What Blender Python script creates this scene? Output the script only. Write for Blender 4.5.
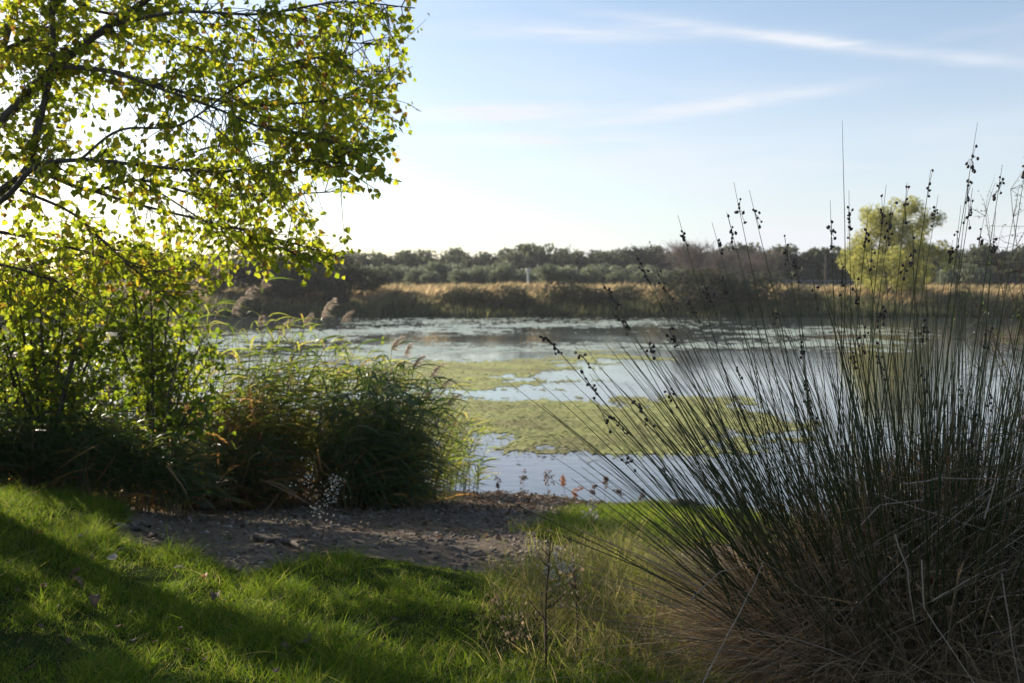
import bpy, math, random
import numpy as np

rng = np.random.default_rng(7)
random.seed(7)
D = bpy.data
scene = bpy.context.scene
for o in list(D.objects):
    D.objects.remove(o)
COL = scene.collection

# ------------------------------------------------------------------ camera, sky, sun, exposure
F, CX, HY, EYE = 995.0, 512.0, 290.0, 2.3          # focal length in pixels, horizon row, eye above the water
cam = D.objects.new('camera', D.cameras.new('camera'))
COL.objects.link(cam)
cam.location = (0, 0, EYE)
cam.rotation_euler = (math.radians(90), 0, 0)
cam.data.sensor_width = 36
cam.data.lens = 36 * F / 1024
cam.data.shift_y = (HY - 341.5) / 1024
cam.data.clip_start = 0.05
cam.data.clip_end = 5000
cam.data.dof.use_dof = True
cam.data.dof.focus_distance = 4.0
cam.data.dof.aperture_fstop = 3.6
scene.camera = cam

SUN_AZ, SUN_EL = math.radians(-48), math.radians(21)      # azimuth measured from +Y towards +X
world = D.worlds.new('World')
scene.world = world
world.use_nodes = True
wn, wl = world.node_tree.nodes, world.node_tree.links
wn.clear()
wout = wn.new('ShaderNodeOutputWorld')
wbg = wn.new('ShaderNodeBackground')
wbg.inputs['Strength'].default_value = 0.1
sky = wn.new('ShaderNodeTexSky')
sky.sky_type = 'NISHITA'
sky.sun_disc = False
sky.sun_elevation = SUN_EL
sky.sun_rotation = SUN_AZ
sky.altitude = 300
sky.air_density = 1.0
sky.dust_density = 1.3
sky.ozone_density = 2.0
# thin cirrus: streaks in the sky laid out by direction
tc = wn.new('ShaderNodeTexCoord')
sep = wn.new('ShaderNodeSeparateXYZ')
wl.new(tc.outputs['Generated'], sep.inputs[0])
def wmath(op, a, b=None, c=None):
    n = wn.new('ShaderNodeMath'); n.operation = op
    for i, v in enumerate((a, b, c)):
        if v is None: continue
        if isinstance(v, (int, float)): n.inputs[i].default_value = v
        else: wl.new(v, n.inputs[i])
    return n.outputs[0]
az = wmath('ARCTAN2', sep.outputs[0], sep.outputs[1])
el = wmath('ARCSINE', sep.outputs[2])
comb = wn.new('ShaderNodeCombineXYZ')
wl.new(az, comb.inputs[0]); wl.new(el, comb.inputs[1])
def wnoise(sx, sy, rot, scale, detail, dist=0.4):
    mp = wn.new('ShaderNodeMapping')
    mp.inputs['Scale'].default_value = (sx, sy, 1)
    mp.inputs['Rotation'].default_value = (0, 0, rot)
    wl.new(comb.outputs[0], mp.inputs[0])
    nz = wn.new('ShaderNodeTexNoise')
    nz.inputs['Scale'].default_value = scale
    nz.inputs['Detail'].default_value = detail
    nz.inputs['Roughness'].default_value = 0.6
    nz.inputs['Distortion'].default_value = dist
    wl.new(mp.outputs[0], nz.inputs['Vector'])
    return nz.outputs['Fac']
fine = wnoise(3.0, 26.0, 0.10, 2.2, 8)
broad = wnoise(1.6, 9.0, 0.05, 1.6, 4)
streaks = None
for (a0, e0, slope, wa, we, amp) in [(0.09, 0.251, -0.03, 0.12, 0.007, .8), (0.30, 0.233, -0.19, 0.17, 0.006, .85), (0.19, 0.178, 0.10, 0.11, 0.006, .9),
                                     (-0.03, 0.176, 0.02, 0.10, 0.007, 1.3), (-0.03, 0.150, 0.0, 0.12, 0.005, 1.5),
                                     (0.02, 0.118, 0.02, 0.5, 0.03, 0.35), (0.02, 0.03, 0.0, 3.0, 0.03, 0.8)]:
    da = wmath('SUBTRACT', az, a0)
    de = wmath('SUBTRACT', wmath('SUBTRACT', el, e0), wmath('MULTIPLY', da, slope))
    qa = wmath('POWER', wmath('ABSOLUTE', wmath('DIVIDE', da, wa)), 2.0)
    qe = wmath('POWER', wmath('ABSOLUTE', wmath('DIVIDE', de, we)), 2.0)
    g = wmath('MULTIPLY', wmath('EXPONENT', wmath('MULTIPLY', wmath('ADD', qa, qe), -1.0)), amp)
    streaks = g if streaks is None else wmath('ADD', streaks, g)
cl = wmath('MULTIPLY', streaks, wmath('MULTIPLY_ADD', fine, 3.0, -0.85))
cl = wmath('ADD', cl, wmath('MULTIPLY', wmath('MAXIMUM', wmath('SUBTRACT', broad, 0.5), 0.0), 0.9))
veil = wmath('MULTIPLY', wmath('EXPONENT', wmath('MULTIPLY', wmath('POWER', wmath('DIVIDE', wmath('ABSOLUTE', el), 0.23), 2.0), -1.0)), 0.58)
veil = wmath('MULTIPLY', veil, wmath('MULTIPLY_ADD', broad, 0.9, 0.55))
cl = wmath('MINIMUM', wmath('ADD', wmath('MAXIMUM', cl, 0.0), wmath('MAXIMUM', veil, 0.0)), 0.9)
mixc = wn.new('ShaderNodeMix'); mixc.data_type = 'RGBA'; mixc.blend_type = 'LIGHTEN'
mixc.inputs[7].default_value = (5.1, 5.25, 5.6, 1)
wl.new(cl, mixc.inputs[0]); wl.new(sky.outputs[0], mixc.inputs[6])
wl.new(mixc.outputs[2], wbg.inputs['Color'])
wl.new(wbg.outputs[0], wout.inputs['Surface'])

sun = D.objects.new('sun', D.lights.new('sun', 'SUN'))
COL.objects.link(sun)
sun.data.energy = 5.0
sun.data.angle = math.radians(0.55)
sun.data.color = (1.0, 0.90, 0.74)
sd = np.array([math.sin(SUN_AZ) * math.cos(SUN_EL), math.cos(SUN_AZ) * math.cos(SUN_EL), math.sin(SUN_EL)])
from mathutils import Vector
sun.rotation_euler = Vector(sd).to_track_quat('Z', 'Y').to_euler()
sun.location = tuple(sd * 50)

scene.view_settings.view_transform = 'Standard'
scene.view_settings.look = 'None'
scene.view_settings.exposure = 0.82
scene.view_settings.gamma = 1.0
scene.view_settings.use_curve_mapping = False
scene.cycles.max_bounces = 8
scene.cycles.transparent_max_bounces = 8
scene.cycles.sample_clamp_indirect = 4.0

# ------------------------------------------------------------------ helpers
def P(px, py, Y):
    return np.array([(px - CX) / F * Y, Y, EYE - (py - HY) / F * Y])

def nrm(v):
    v = np.asarray(v, float)
    return v / np.maximum(np.linalg.norm(v, axis=-1, keepdims=True), 1e-9)

def rand_dirs(n):
    return nrm(rng.normal(size=(n, 3)))

class MB:
    """collects quads (and nothing else) for ONE mesh"""
    def __init__(s): s.v, s.f, s.n = [], [], 0
    def add(s, V, Q):
        V = np.asarray(V, float).reshape(-1, 3); Q = np.asarray(Q, int).reshape(-1, 4)
        s.v.append(V); s.f.append(Q + s.n); s.n += len(V); return s
    def mesh(s, name, mat, smooth=True, origin=(0, 0, 0)):
        V = np.concatenate(s.v) - np.asarray(origin); Q = np.concatenate(s.f)
        me = D.meshes.new(name)
        me.vertices.add(len(V)); me.vertices.foreach_set('co', V.astype(np.float32).ravel())
        me.loops.add(Q.size); me.loops.foreach_set('vertex_index', Q.astype(np.int32).ravel())
        me.polygons.add(len(Q))
        me.polygons.foreach_set('loop_start', (np.arange(len(Q)) * 4).astype(np.int32))
        me.polygons.foreach_set('use_smooth', np.full(len(Q), smooth))
        me.update(calc_edges=True); me.validate()
        me.materials.append(mat)
        return me
    def build(s, name, mat, parent=None, smooth=True):
        org = (0, 0, 0)
        if parent is not None and not isinstance(parent, tuple):
            org = tuple(parent['_o']) if '_o' in parent else (0, 0, 0)
        elif isinstance(parent, tuple):
            org, parent = parent, None
        o = D.objects.new(name, s.mesh(name, mat, smooth, org))
        COL.objects.link(o)
        if parent is not None: o.parent = parent
        else: o.location = org
        if any(org): o['_o'] = list(org)
        return o

def tag(o, label, cat, group=None, kind=None):
    if label: o['label'] = label
    if cat: o['category'] = cat
    if group: o['group'] = group
    if kind: o['kind'] = kind
    return o

def thing(name, label, cat, loc=(0, 0, 0), group=None):
    o = D.objects.new(name, None); COL.objects.link(o)
    o.empty_display_size = 0.2
    o.location = tuple(loc); o['_o'] = [float(c) for c in loc]
    return tag(o, label, cat, group)

def struct(o):
    o['kind'] = 'structure'; return o
def stuff(o):
    o['kind'] = 'stuff'; return o

def copy_tree(o, parent=None):
    c = o.copy(); COL.objects.link(c)
    if parent is not None: c.parent = parent
    for ch in list(o.children): copy_tree(ch, c)
    return c

def ribbons(base, d, L, w, bend, nseg=3, side=None, prof='grass'):
    base = np.asarray(base, float); N = len(base)
    d = nrm(d); L = np.broadcast_to(L, (N,)).astype(float); w = np.broadcast_to(w, (N,)).astype(float)
    t = np.linspace(0, 1, nseg + 1)
    C = base[:, None] + d[:, None] * (L[:, None] * t)[..., None] + np.asarray(bend)[:, None] * (L[:, None] * t ** 2)[..., None]
    if side is None:
        side = nrm(np.cross(d, rand_dirs(N)))
    if prof == 'grass': p = np.maximum(1 - t ** 1.6, 0.04)
    else: p = np.maximum(np.sin(np.pi * np.clip(0.08 + t * 0.92, 0, 1)) ** 0.7, 0.06)
    off = side[:, None] * (w[:, None] * 0.5 * p)[..., None]
    V = np.stack([C - off, C + off], 2).reshape(-1, 3)
    k = nseg + 1
    b = (np.arange(N) * k * 2)[:, None] + (np.arange(nseg) * 2)[None]
    Q = np.stack([b, b + 1, b + 3, b + 2], -1).reshape(-1, 4)
    return V, Q

def tubes(C, R, sides=4, cap=False):
    """C (N,K,3) centre lines, R (N,K) radii"""
    C = np.asarray(C, float); N, K, _ = C.shape
    R = np.broadcast_to(R, (N, K))
    T = np.gradient(C, axis=1); T = nrm(T)
    mean = nrm(C[:, -1] - C[:, 0])
    ref = np.where(np.abs(mean[:, 2:3]) > 0.8, np.array([[1.0, 0.13, 0]]), np.array([[0.1, 0.05, 1.0]]))
    A = nrm(np.cross(T, ref[:, None])); B = np.cross(T, A)
    a = np.linspace(0, 2 * np.pi, sides, endpoint=False)
    V = C[:, :, None] + R[..., None, None] * (A[:, :, None] * np.cos(a)[None, None, :, None] + B[:, :, None] * np.sin(a)[None, None, :, None])
    n = np.arange(N)[:, None, None] * K * sides; k = np.arange(K - 1)[None, :, None] * sides; s = np.arange(sides)[None, None]
    s2 = (s + 1) % sides
    Q = np.stack([n + k + s, n + k + s2, n + k + sides + s2, n + k + sides + s], -1).reshape(-1, 4)
    return V.reshape(-1, 3), Q

def smooth_poly(pts, n=14):
    pts = np.asarray(pts, float)
    if len(pts) < 3:
        t = np.linspace(0, 1, n)[:, None]; return pts[0] * (1 - t) + pts[-1] * t
    p = np.vstack([2 * pts[0] - pts[1], pts, 2 * pts[-1] - pts[-2]])
    u = np.linspace(0, len(pts) - 1 - 1e-6, n); i = u.astype(int); f = (u - i)[:, None]
    p0, p1, p2, p3 = p[i], p[i + 1], p[i + 2], p[i + 3]
    return 0.5 * (2 * p1 + (p2 - p0) * f + (2 * p0 - 5 * p1 + 4 * p2 - p3) * f ** 2 + (3 * p1 - p0 - 3 * p2 + p3) * f ** 3)

def limb(mb, pts, r0, r1, sides=7, n=16, wob=0.0):
    C = smooth_poly(pts, n)
    if wob: C = C + rng.normal(size=C.shape) * wob * np.linspace(0, 1, n)[:, None]
    R = r0 + (r1 - r0) * np.linspace(0, 1, n) ** 0.85
    mb.add(*tubes(C[None], R[None], sides))
    return C

HEART = np.array([[0, 0, 0], [-0.46, 0.20, 0.10], [-0.40, 0.55, 0.09], [0, 1.0, -0.06], [0.40, 0.55, 0.09], [0.46, 0.20, 0.10]])
def leaves(pos, axis, normal, size, tmpl=HEART):
    """broad leaves: axis = from stalk to tip"""
    N = len(pos); y = nrm(axis); x = nrm(np.cross(y, normal)); z = np.cross(x, y)
    s = np.broadcast_to(size, (N,))[:, None, None]
    V = pos[:, None] + s * (tmpl[None, :, 0:1] * x[:, None] + tmpl[None, :, 1:2] * y[:, None] + tmpl[None, :, 2:3] * z[:, None])
    b = np.arange(N)[:, None] * 6
    Q = np.concatenate([b + np.array([[0, 1, 2, 3]]), b + np.array([[0, 3, 4, 5]])], 1).reshape(-1, 4)
    return V.reshape(-1, 3), Q

def flakes(pos, size, flat=0.0):
    """leaf-clump quads for foliage seen from far away"""
    N = len(pos); a = rand_dirs(N); b = nrm(np.cross(a, rand_dirs(N)))
    s = np.broadcast_to(size, (N,))[:, None]
    V = np.stack([pos - a * s, pos - b * s * 0.55, pos + a * s, pos + b * s * 0.55], 1)
    Q = np.arange(N * 4).reshape(-1, 4)
    return V.reshape(-1, 3), Q

def vnoise(x, y, seed=0, octaves=4):
    """smooth value noise of two coordinates, about -1..1"""
    out = np.zeros(np.broadcast(x, y).shape); amp = 1.0; tot = 0
    for o in range(octaves):
        xs, ys = x * 2 ** o + seed * 17.3 + o * 5.1, y * 2 ** o - seed * 9.7 + o * 3.7
        xi, yi = np.floor(xs), np.floor(ys); fx, fy = xs - xi, ys - yi
        fx, fy = fx * fx * (3 - 2 * fx), fy * fy * (3 - 2 * fy)
        h = lambda a, b: np.modf(np.abs(np.sin(a * 127.1 + b * 311.7 + seed) * 43758.5453))[0]
        v = (h(xi, yi) * (1 - fx) + h(xi + 1, yi) * fx) * (1 - fy) + (h(xi, yi + 1) * (1 - fx) + h(xi + 1, yi + 1) * fx) * fy
        out += amp * (v * 2 - 1); tot += amp; amp *= 0.55
    return out / tot * 1.6

def poly_sd(x, y, poly):
    """signed distance to a polygon, positive inside"""
    x = np.asarray(x, float); y = np.asarray(y, float); p = np.asarray(poly, float)
    d = np.full(x.shape, 1e9); ins = np.zeros(x.shape, bool)
    for i in range(len(p)):
        a, b = p[i], p[(i + 1) % len(p)]
        e = b - a; wx, wy = x - a[0], y - a[1]
        t = np.clip((wx * e[0] + wy * e[1]) / (e @ e + 1e-12), 0, 1)
        d = np.minimum(d, np.hypot(wx - t * e[0], wy - t * e[1]))
        c = (a[1] > y) != (b[1] > y)
        ins ^= c & (x < e[0] * (y - a[1]) / (e[1] if abs(e[1]) > 1e-12 else 1e-12) + a[0])
    return np.where(ins, d, -d)

# ------------------------------------------------------------------ terrain
def shore(x):
    return np.interp(x, [-60, -12, -5, -0.8, 0.3, 1.4, 2.0, 4, 8, 20, 60], [30, 15, 12.2, 11.27, 11.05, 10.74, 10.45, 9.6, 8.6, 8, 20]) + 0.12 * vnoise(x * 1.3, x * 0, 3)
FAR = lambda x: 86 + 1.6 * vnoise(x * 0.05, x * 0, 5) + np.where(x < -14, (x + 14) * 0.12, 0)
def h0(x, y):
    d = shore(x) - y
    near = np.interp(d, [-40, -10, -2, 0, 1, 2.5, 4.5, 6, 8, 60], [-1.6, -1.3, -0.35, 0, 0.13, 0.32, 0.57, 0.74, 0.82, 1.2])
    near = near + 0.26 * np.exp(-((x + 4.4) / 1.6) ** 2 - ((y - 6.3) / 1.7) ** 2)
    e = y - FAR(x)
    far = np.interp(e, [-20, -3, 0, 1.5, 7, 14, 40, 100, 1000], [-1.6, -0.4, 0, 0.35, 1.7, 2.2, 2.4, 3.2, 9.0])
    return np.where(y < 45, near, far)
def hit(px, py, f=h0):
    Y = np.linspace(2.2, 14, 2400); X = (px - CX) / F * Y; Z = EYE - (py - HY) / F * Y
    k = np.argmax(f(X, Y) > Z)
    return X[k], Y[k]
LAWN_PX = [(-420, 470), (-60, 462), (20, 474), (70, 490), (112, 505), (136, 524), (118, 542), (150, 556), (205, 566), (250, 578), (300, 571), (360, 561),
           (420, 571), (475, 579), (540, 588), (600, 592), (680, 600), (760, 640), (1050, 668), (1500, 760), (1500, 1200), (-900, 1200)]
LAWN = [hit(*p) if p[1] < 1000 else ((p[0] - CX) / F * 1.6, 1.6) for p in LAWN_PX]
PATCH = [hit(*p) for p in [(505, 533), (545, 516), (600, 506), (680, 507), (740, 512), (800, 520), (800, 548), (720, 550), (655, 556), (600, 546), (555, 545)]]
def lawn_sd(x, y): return poly_sd(x, y, LAWN) + 0.06 * vnoise(x * 2.2, y * 2.2, 11)
def patch_sd(x, y): return poly_sd(x, y, PATCH) + 0.13 * vnoise(x * 1.8, y * 1.8, 12)
def H(x, y):
    x = np.asarray(x, float); y = np.asarray(y, float)
    z = h0(x, y)
    m = y < 13
    bump = np.zeros(np.broadcast(x, y).shape)
    bump = bump + np.where(m, 0.018 * vnoise(x * 1.7, y * 1.7, 21) + 0.006 * vnoise(x * 7, y * 7, 22), 0)
    s = lawn_sd(x, y)
    return z + bump + np.where(m, 0.07 * np.clip(s / 0.25 + 0.3, 0, 1), 0)
def ground_pt(px, py):
    x, y = hit(px, py, H)
    return np.array([x, y, float(H(np.array([x]), np.array([y]))[0])])

# ------------------------------------------------------------------ materials
class NT:
    def __init__(s, name):
        s.m = D.materials.new(name); s.m.use_nodes = True
        s.n, s.l = s.m.node_tree.nodes, s.m.node_tree.links
        s.n.clear(); s.out = s.n.new('ShaderNodeOutputMaterial')
    def node(s, t, **kw):
        n = s.n.new(t)
        for k, v in kw.items():
            if k in n.inputs: s.put(n.inputs[k], v)
            else: setattr(n, k, v)
        return n
    def put(s, inp, v):
        if hasattr(v, 'is_output'): s.l.new(v, inp)
        else: inp.default_value = v
    def ramp(s, fac, stops, interp='LINEAR'):
        r = s.n.new('ShaderNodeValToRGB'); r.color_ramp.interpolation = interp
        el = r.color_ramp.elements
        while len(el) > 1: el.remove(el[-1])
        el[0].position = stops[0][0]; el[0].color = (*stops[0][1], 1)
        for p, c in stops[1:]:
            e = el.new(p); e.color = (*c, 1)
        s.l.new(fac, r.inputs[0]); return r.outputs[0]
    def noise(s, scale, detail=5, vec=None, rough=0.55, dist=0.0):
        n = s.node('ShaderNodeTexNoise', Scale=scale, Detail=detail, Roughness=rough, Distortion=dist)
        if vec is None: vec = s.node('ShaderNodeNewGeometry').outputs['Position']
        s.l.new(vec, n.inputs['Vector']); return n.outputs['Fac']
    def pos(s): return s.node('ShaderNodeNewGeometry').outputs['Position']
    def mixc(s, f, a, b, bt='MIX'):
        n = s.n.new('ShaderNodeMix'); n.data_type = 'RGBA'; n.blend_type = bt
        s.put(n.inputs[0], f)
        for i, v in ((6, a), (7, b)):
            s.put(n.inputs[i], v if hasattr(v, 'is_output') else (*v, 1))
        return n.outputs[2]
    def math(s, op, a, b=0.0):
        n = s.n.new('ShaderNodeMath'); n.operation = op; s.put(n.inputs[0], a); s.put(n.inputs[1], b); return n.outputs[0]
    def surf(s, sh): s.l.new(sh, s.out.inputs['Surface']); return s.m
    def bsdf(s, col, rough=0.7, spec=0.3, bump=None, bstr=0.3, bdist=0.02):
        b = s.node('ShaderNodeBsdfPrincipled', **{'Roughness': rough, 'Specular IOR Level': spec})
        s.put(b.inputs['Base Color'], col if hasattr(col, 'is_output') else (*col, 1))
        if bump is not None:
            bn = s.node('ShaderNodeBump', Strength=bstr, Distance=bdist); s.l.new(bump, bn.inputs['Height']); s.l.new(bn.outputs[0], b.inputs['Normal'])
        return b

def leaf_mat(name, stops, trans, tfac=0.5, rough=0.45, spec=0.35, patch=None):
    """stops / trans: colour ramps over a random number per leaf; patch = (scale, colour, amount) for drifts of another colour"""
    t = NT(name)
    r = t.node('ShaderNodeNewGeometry').outputs['Random Per Island']
    c = t.ramp(r, stops); tr = t.ramp(r, trans)
    if patch:
        f = t.math('MULTIPLY', t.ramp(t.noise(patch[0], 3), [(0.45, (0, 0, 0)), (0.6, (1, 1, 1))]), patch[2])
        c = t.mixc(f, c, patch[1]); tr = t.mixc(f, tr, tuple(v * 1.5 for v in patch[1]))
    b = t.bsdf(c, rough, spec)
    x = t.node('ShaderNodeBsdfTranslucent'); t.l.new(tr, x.inputs['Color'])
    m = t.node('ShaderNodeMixShader', Fac=tfac)
    t.l.new(b.outputs[0], m.inputs[1]); t.l.new(x.outputs[0], m.inputs[2])
    return t.surf(m.outputs[0])

M = {}
# poplar leaves: green turning yellow, a few brown
M['poplar'] = leaf_mat('poplar_leaf', [(0, (.045, .075, .018)), (.55, (.06, .10, .02)), (.8, (.11, .13, .025)), (.93, (.16, .13, .02)), (1, (.10, .05, .02))],
                       [(0, (.26, .34, .02)), (.5, (.44, .51, .028)), (.8, (.60, .60, .035)), (.93, (.60, .48, .03)), (1, (.25, .11, .03))], .64, .5, .2)
M['poplar_low'] = leaf_mat('sapling_leaf', [(0, (.04, .075, .018)), (.7, (.06, .10, .02)), (1, (.11, .13, .025))],
                       [(0, (.16, .25, .02)), (.6, (.30, .39, .025)), (1, (.54, .54, .03))], .55, .5, .2)
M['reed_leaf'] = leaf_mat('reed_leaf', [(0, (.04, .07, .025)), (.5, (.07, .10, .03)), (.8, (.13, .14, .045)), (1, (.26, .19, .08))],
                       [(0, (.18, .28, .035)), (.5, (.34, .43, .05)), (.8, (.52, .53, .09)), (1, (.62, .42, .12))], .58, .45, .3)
M['reed_shaded'] = leaf_mat('shaded_reed_leaf', [(0, (.03, .058, .024)), (.7, (.055, .09, .034)), (1, (.12, .12, .04))],
                       [(0, (.08, .15, .025)), (.8, (.15, .24, .035)), (1, (.34, .33, .06))], .42, .4, .4)  # darker copy of the reed leaf, with shade put into its colour
M['reed_dead'] = leaf_mat('dead_reed_leaf', [(0, (.09, .06, .035)), (.5, (.17, .11, .055)), (1, (.28, .20, .11))],
                       [(0, (.26, .13, .04)), (.5, (.46, .25, .07)), (1, (.56, .36, .14))], .52, .6, .2)
M['plume'] = leaf_mat('plume', [(0, (.26, .205, .16)), (1, (.46, .38, .31))], [(0, (.44, .35, .27)), (1, (.70, .59, .49))], .55, .8, .1)
M['grass'] = leaf_mat('grass_blade', [(0, (.03, .075, .008)), (.7, (.05, .115, .012)), (.93, (.09, .12, .02)), (1, (.24, .19, .10))],
                       [(0, (.15, .26, .018)), (.7, (.27, .38, .025)), (.93, (.42, .40, .06)), (1, (.52, .42, .18))], .5, .6, .12)
M['tall_grass'] = leaf_mat('tall_grass_blade', [(0, (.05, .085, .02)), (.4, (.09, .11, .03)), (.6, (.16, .13, .06)), (1, (.30, .23, .13))],
                       [(0, (.22, .32, .03)), (.4, (.38, .42, .06)), (.6, (.44, .36, .12)), (1, (.58, .45, .22))], .5, .6, .2)
M['straw'] = leaf_mat('straw', [(0, (.18, .12, .07)), (.5, (.33, .24, .14)), (1, (.52, .42, .28))],
                       [(0, (.22, .13, .06)), (.5, (.38, .25, .13)), (1, (.52, .38, .23))], .4, .6, .2)
M['far_gold'] = leaf_mat('far_dry_grass', [(0, (.18, .13, .065)), (.6, (.34, .25, .13)), (1, (.48, .38, .23))],
                       [(0, (.36, .26, .12)), (.6, (.56, .42, .22)), (1, (.68, .53, .31))], .58, .8, .1, (0.3, (.05, .06, .03), .8))
M['far_sedge'] = leaf_mat('far_sedge', [(0, (.04, .05, .022)), (.5, (.08, .09, .04)), (1, (.20, .17, .08))],
                       [(0, (.08, .11, .04)), (.5, (.17, .19, .07)), (1, (.40, .33, .14))], .45, .7, .1, (0.16, (.035, .045, .025), .8))
M['far_dark'] = leaf_mat('far_evergreen_leaf', [(0, (.035, .042, .028)), (.6, (.06, .068, .045)), (1, (.10, .108, .07))],
                       [(0, (.06, .075, .04)), (.6, (.12, .135, .07)), (1, (.20, .21, .11))], .42, .6, .2)
M['olive'] = leaf_mat('olive_leaf', [(0, (.08, .092, .06)), (.6, (.12, .135, .09)), (1, (.18, .195, .135))],
                       [(0, (.13, .15, .08)), (.6, (.20, .23, .12)), (1, (.28, .31, .18))], .45, .5, .3)
M['grey_twig'] = leaf_mat('grey_twigs', [(0, (.09, .075, .068)), (1, (.19, .155, .14))], [(0, (.09, .07, .06)), (1, (.20, .16, .14))], .3, .8, .1)
M['shrub'] = leaf_mat('far_shrub_leaf', [(0, (.024, .034, .018)), (.6, (.042, .054, .028)), (1, (.085, .07, .04))],
                       [(0, (.03, .04, .02)), (.6, (.06, .07, .03)), (1, (.16, .11, .06))], .2, .7, .15)
M['yellow'] = leaf_mat('yellow_leaf', [(0, (.16, .16, .03)), (.6, (.26, .24, .04)), (1, (.36, .32, .06))],
                       [(0, (.36, .38, .09)), (.6, (.52, .51, .12)), (1, (.64, .60, .18))], .5, .5, .3)
M['brown_leaf'] = leaf_mat('fallen_leaf', [(0, (.06, .038, .026)), (.6, (.12, .088, .068)), (1, (.26, .21, .17))], [(0, (.2, .1, .05)), (1, (.3, .2, .12))], .2, .7, .2)
M['orange_leaf'] = leaf_mat('orange_fallen_leaf', [(0, (.34, .11, .03)), (1, (.42, .16, .04))], [(0, (.5, .18, .04)), (1, (.5, .2, .05))], .3, .6, .2)
M['floret'] = leaf_mat('pale_floret', [(0, (.24, .21, .17)), (1, (.46, .43, .37))], [(0, (.4, .38, .33)), (1, (.6, .57, .5))], .35, .8, .1)

def bark(name, a, b, scale=14, bd=0.01):
    t = NT(name)
    mp = t.node('ShaderNodeMapping', Scale=(1, 1, 0.25)); t.l.new(t.pos(), mp.inputs[0])
    n = t.noise(scale, 6, mp.outputs[0], .65)
    return t.surf(t.bsdf(t.ramp(n, [(.3, a), (.7, b)]), .85, .2, n, .6, bd).outputs[0])
M['bark'] = bark('poplar_bark', (.04, .034, .03), (.12, .105, .09))
M['far_bark'] = bark('far_bark', (.05, .04, .03), (.12, .10, .08), 4)
M['deadwood'] = bark('deadwood', (.06, .048, .038), (.19, .155, .125), 26)
M['dark_stem'] = bark('dark_weed_stem', (.03, .02, .016), (.09, .06, .045), 40, .002)

def stem_mat(name, stops, rough=.4, spec=.4):
    t = NT(name)
    g = t.node('ShaderNodeNewGeometry')
    c = t.ramp(g.outputs['Random Per Island'], stops)
    n = t.noise(60, 3)
    c = t.mixc(t.math('MULTIPLY', n, .45), c, (.035, .03, .02))
    return t.surf(t.bsdf(c, rough, spec).outputs[0])
M['rush'] = stem_mat('rush_stem', [(0, (.026, .04, .012)), (.55, (.05, .07, .02)), (.85, (.09, .09, .035)), (1, (.2, .14, .065))], .5, .18)
M['rush_dry'] = stem_mat('dry_rush_stem', [(0, (.12, .09, .065)), (.5, (.24, .19, .13)), (.8, (.38, .30, .22)), (1, (.55, .46, .36))], .7, .12)
M['rush_pale'] = stem_mat('pale_rush_stem', [(0, (.26, .20, .14)), (1, (.40, .33, .26))], .7, .15)
M['cane'] = stem_mat('reed_cane', [(0, (.09, .10, .04)), (.6, (.17, .14, .07)), (1, (.28, .21, .12))], .5, .3)
M['capsule'] = stem_mat('seed_capsule', [(0, (.018, .012, .010)), (1, (.055, .030, .022))], .45, .4)

# ground
t = NT('bank_ground')
p = t.pos()
n1 = t.noise(1.1, 6); n2 = t.noise(18, 6); n3 = t.noise(0.05, 4)
c = t.ramp(n2, [(.25, (.05, .045, .03)), (.55, (.10, .09, .055)), (.8, (.17, .15, .10))])
c = t.mixc(t.ramp(n1, [(.4, (0, 0, 0)), (.62, (.75, .75, .75))]), c, (.05, .075, .02))
M['ground'] = t.surf(t.bsdf(c, 1.0, .0, n2, .6, .02).outputs[0])
t = NT('lawn_soil')
n2 = t.noise(40, 6, None, .7)
M['lawn'] = t.surf(t.bsdf(t.ramp(n2, [(.3, (.018, .026, .008)), (.7, (.045, .06, .018))]), 1.0, 0.0, n2, .6, .01).outputs[0])
t = NT('path_dirt')
n1 = t.noise(1.6, 5); n2 = t.noise(26, 8, None, .7); n3 = t.noise(120, 4, None, .7)
c = t.ramp(n2, [(.25, (.085, .062, .045)), (.5, (.165, .13, .10)), (.75, (.27, .225, .18))])
c = t.mixc(t.ramp(n1, [(.42, (0, 0, 0)), (.65, (.7, .7, .7))]), c, (.10, .07, .045))
c = t.mixc(t.ramp(n3, [(.6, (0, 0, 0)), (.72, (.6, .6, .6))]), c, (.36, .32, .28))
M['path'] = t.surf(t.bsdf(c, .92, .15, t.math('ADD', n2, t.math('MULTIPLY', n3, .5)), .9, .025).outputs[0])
t = NT('pebble')
r = t.node('ShaderNodeNewGeometry').outputs['Random Per Island']
c = t.ramp(r, [(0, (.085, .06, .042)), (.5, (.18, .14, .105)), (.9, (.28, .23, .18)), (1, (.45, .40, .34))])
M['pebble'] = t.surf(t.bsdf(t.mixc(t.math('MULTIPLY', t.noise(90, 4), .5), c, (.12, .1, .08)), .85, .2).outputs[0])
t = NT('lump_of_earth')
n2 = t.noise(30, 6, None, .7)
M['clod'] = t.surf(t.bsdf(t.ramp(n2, [(.3, (.02, .018, .014)), (.7, (.075, .065, .05))]), .9, .2, n2, .9, .03).outputs[0])
# water
t = NT('lake_water')
mp = t.node('ShaderNodeMapping', Scale=(0.7, 2.2, 1)); t.l.new(t.pos(), mp.inputs[0])
w1 = t.noise(2.2, 4, mp.outputs[0], .5, .3)
calm = t.ramp(t.noise(0.12, 3), [(.4, (.25, .25, .25)), (.65, (1, 1, 1))])
b = t.bsdf((.07, .08, .085), .045, .5, t.math('MULTIPLY', w1, calm), .22, .03)
b.inputs['IOR'].default_value = 1.5
M['water'] = t.surf(b.outputs[0])
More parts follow.
